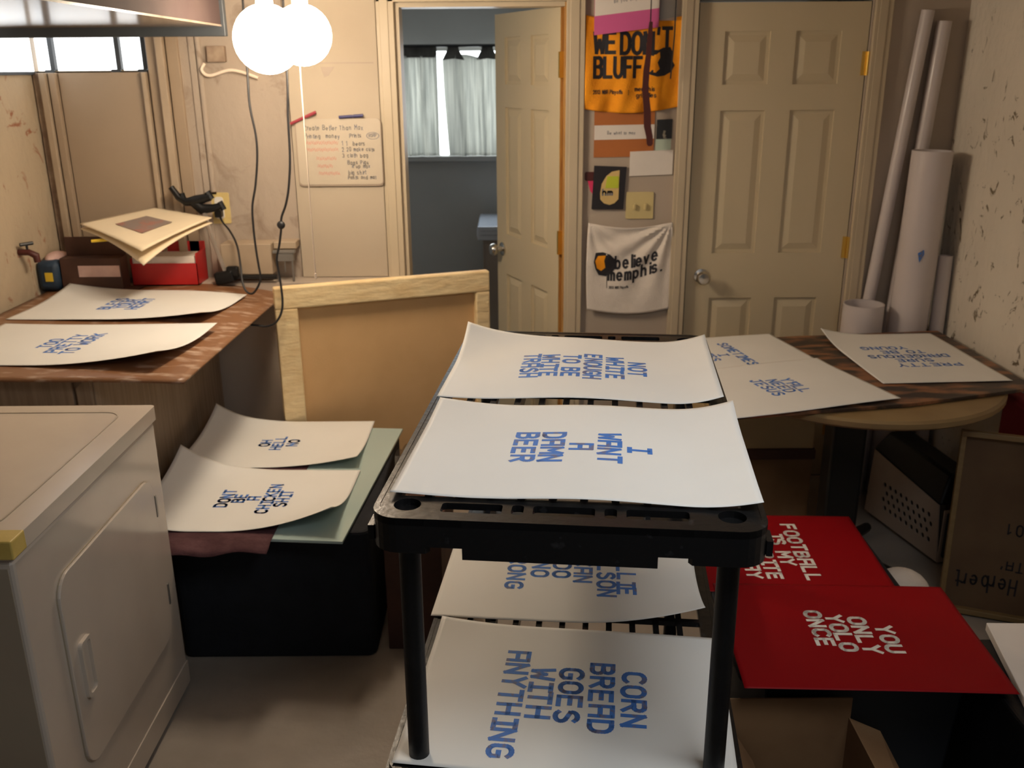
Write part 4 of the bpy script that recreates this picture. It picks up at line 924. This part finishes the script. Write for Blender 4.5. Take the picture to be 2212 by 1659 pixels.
# pet carrier
t = thing('pet_carrier', 'plastic pet carrier, black top and beige vented base, under the table', 'carrier', (1.585, 3.10, 0), radians(13.5))
hol = [circ(.06 + .034 * k + (.017 if j % 2 else 0), .085 + .032 * j, .0105, 12) for j in range(4) for k in range(9)]
MB().plate([(0, .02), (.46, .02), (.44, .30), (.03, .24)], hol, .005, Matrix.Translation((0, 0, 0)) @ RY).box(.004, .17, .003, .46, .015, .022).box(.165, .17, .003, .455, .02, .26).box(.003, .17, .0, .005, .02, .23).build('base', m_beige, t)
MB().box(.006, .010, .01, .44, .025, .245).build('vent_shade', m_dark, t)  # dark sheet added behind the vent holes, stands in for interior shade
MB().add([(-.006, .02, .238), (-.006, .45, .298), (.05, .43, .38), (.05, .05, .35), (.18, .02, .238), (.18, .45, .298), (.14, .43, .38), (.14, .05, .35)],
         [(0, 1, 2, 3), (7, 6, 5, 4), (3, 2, 6, 7), (0, 3, 7, 4), (1, 5, 6, 2), (0, 4, 5, 1)]).build('top', m_black, t, bevel=.012, smooth=True)
MB().box(.012, .165, -.012, .0, .04, .22).build('door', m_blackmetal, t, bevel=.004)
# leaning canvas back at the right wall
t = thing('leaning_panel', 'small framed brown panel with black handwriting leaning by the right wall', 'canvas', (1.466, 2.815, .004))
t.rotation_euler = (radians(-8), 0, radians(-21))
PW, PH = .345, .635
for x0, x1, z0, z1 in ((0, PW, PH - .018, PH), (0, PW, 0, .018), (0, .016, .018, PH - .018), (PW - .016, PW, .018, PH - .018)):
    MB().box(x0, x1, -.02, .016, z0, z1).build('frame_bar', m_palewood, t, bevel=.002)
pn = MB().box(.014, PW - .014, .006, .012, .016, PH - .016).build('panel', m_browncard, t)
hf = lambda a, b: (.33 - a, .0045, .60 - b)
for tx, a_, b0, h_, ad_, sw_w in (('Herbert', .10, .46, .055, .034, .006), ("'ATA'", .05, .40, .03, .03, .005), ('2017', .07, .27, .035, .034, .005)):
    b_ = MB(); strokes(b_, tx, a_, b0, h_, ad_, sw_w, hf, .2, .6); b_.build('handwriting', m_blackink, pn)
tag(MB().box(1.725, 1.795, 2.90, 3.10, .48, .70).build('red_bag', m_redcloth, bevel=.02, smooth=True), 'dark red bag by the right wall below the table edge', 'bag')
tag(MB().sphere((1.19, 2.52, .242), .10, 24, (.9, .8, .8)).build('white_bundle', m_towel, smooth=True), 'greyish white cloth bundle behind the red posters', 'cloth')
tag(MB().prism(rrect(1.08, 1.30, 2.42, 2.62, .02, 3), 0, .16).build('dark_bin', mat('charcoal_plastic', (.03, .03, .032), .6), bevel=.006), 'charcoal bin carrying the white cloth bundle', 'bin')

# ------------------------------------------------------------------ red posters on a black tote, open carton in front
t = thing('storage_tote', 'black plastic tote carrying the two red posters', 'tote', (.60, 1.88, 0))
MB().taper((.02, .46, .02, .66, 0), (0, .48, 0, .70, .41)).build('tub', mat('navy_plastic', (.012, .015, .02), .5), t, bevel=.008)
MB().prism(rrect(-.07, .44, -.03, .70, .02, 4), .41, .4435).build('lid', mat('slate_plastic', (.010, .012, .016), .4), t, bevel=.006)
gr_ = 'red posters on the black tote'
poster('poster', (.738, 2.425, .4445), -2.5, [('FOOTBALL', -.098, 0, .043), ('IS MY', -.046, -.01, .044), ('FAVORITE', .008, 0, .043), ('HOLIDAY', .062, .02, .042), ("Y'ALL", .112)], '-y', .037, .0425, .0095,
       'red poster reading FOOTBALL IS MY FAVORITE, partly behind shelving post', gr_, paper=m_red, ink=m_white, wave=(.0006, 9, 0, 0))
poster('poster', (.838, 2.0, .4475), -2.8, [('YOU', -.085, .025, .041), ('ONLY', -.028, .008, .041), ('YOLO', .024, .0, .041), ('ONCE', .075, -.018, .041)], '-y', .037, .041, .0098,
       'red poster reading YOU ONLY YOLO ONCE, nearer of the two red ones', gr_, paper=m_red, ink=m_white, wave=(.0006, 9, 0, 1))
t = thing('open_carton', 'open cardboard carton in front of the black tote', 'box', (.49, 1.36, 0))
MB().box(0, .30, .47, .474, 0, .385).box(0, .004, 0, .474, 0, .33).box(.296, .30, 0, .474, 0, .33).box(0, .30, 0, .004, 0, .33).box(0, .30, 0, .474, 0, .004).build('walls', m_card, t)
MB().add([(.299, .0, .329), (.299, .47, .329), (.37, .46, .30), (.40, .02, .22)], [(0, 1, 2, 3)]).build('flap', m_card, t, solid=.004)
MB().add([(.002, .0, .329), (.002, .47, .329), (.06, .42, .25), (.07, .05, .25)], [(0, 3, 2, 1)]).build('flap', m_card, t, solid=.004)
tag(MB().tube([(.62, 1.66, .12), (.68, 1.72, .17)], .035, 12).build('tan_roll', m_wood, smooth=True), 'orange-brown roll inside the open carton', 'roll')
t = thing('paper_crate', 'black crate at the right edge carrying white paper', 'crate', (1.10, 1.60, 0))
MB().box(0, .51, 0, .40, 0, .43).build('crate', m_black, t, bevel=.008)
tag(MB().prism([(1.19, 2.035), (1.62, 2.02), (1.62, 1.62), (1.115, 1.66)], .4305, .452).build('paper_pad', m_white_card, bevel=.002), 'thick white paper pad on the black crate', 'paper')
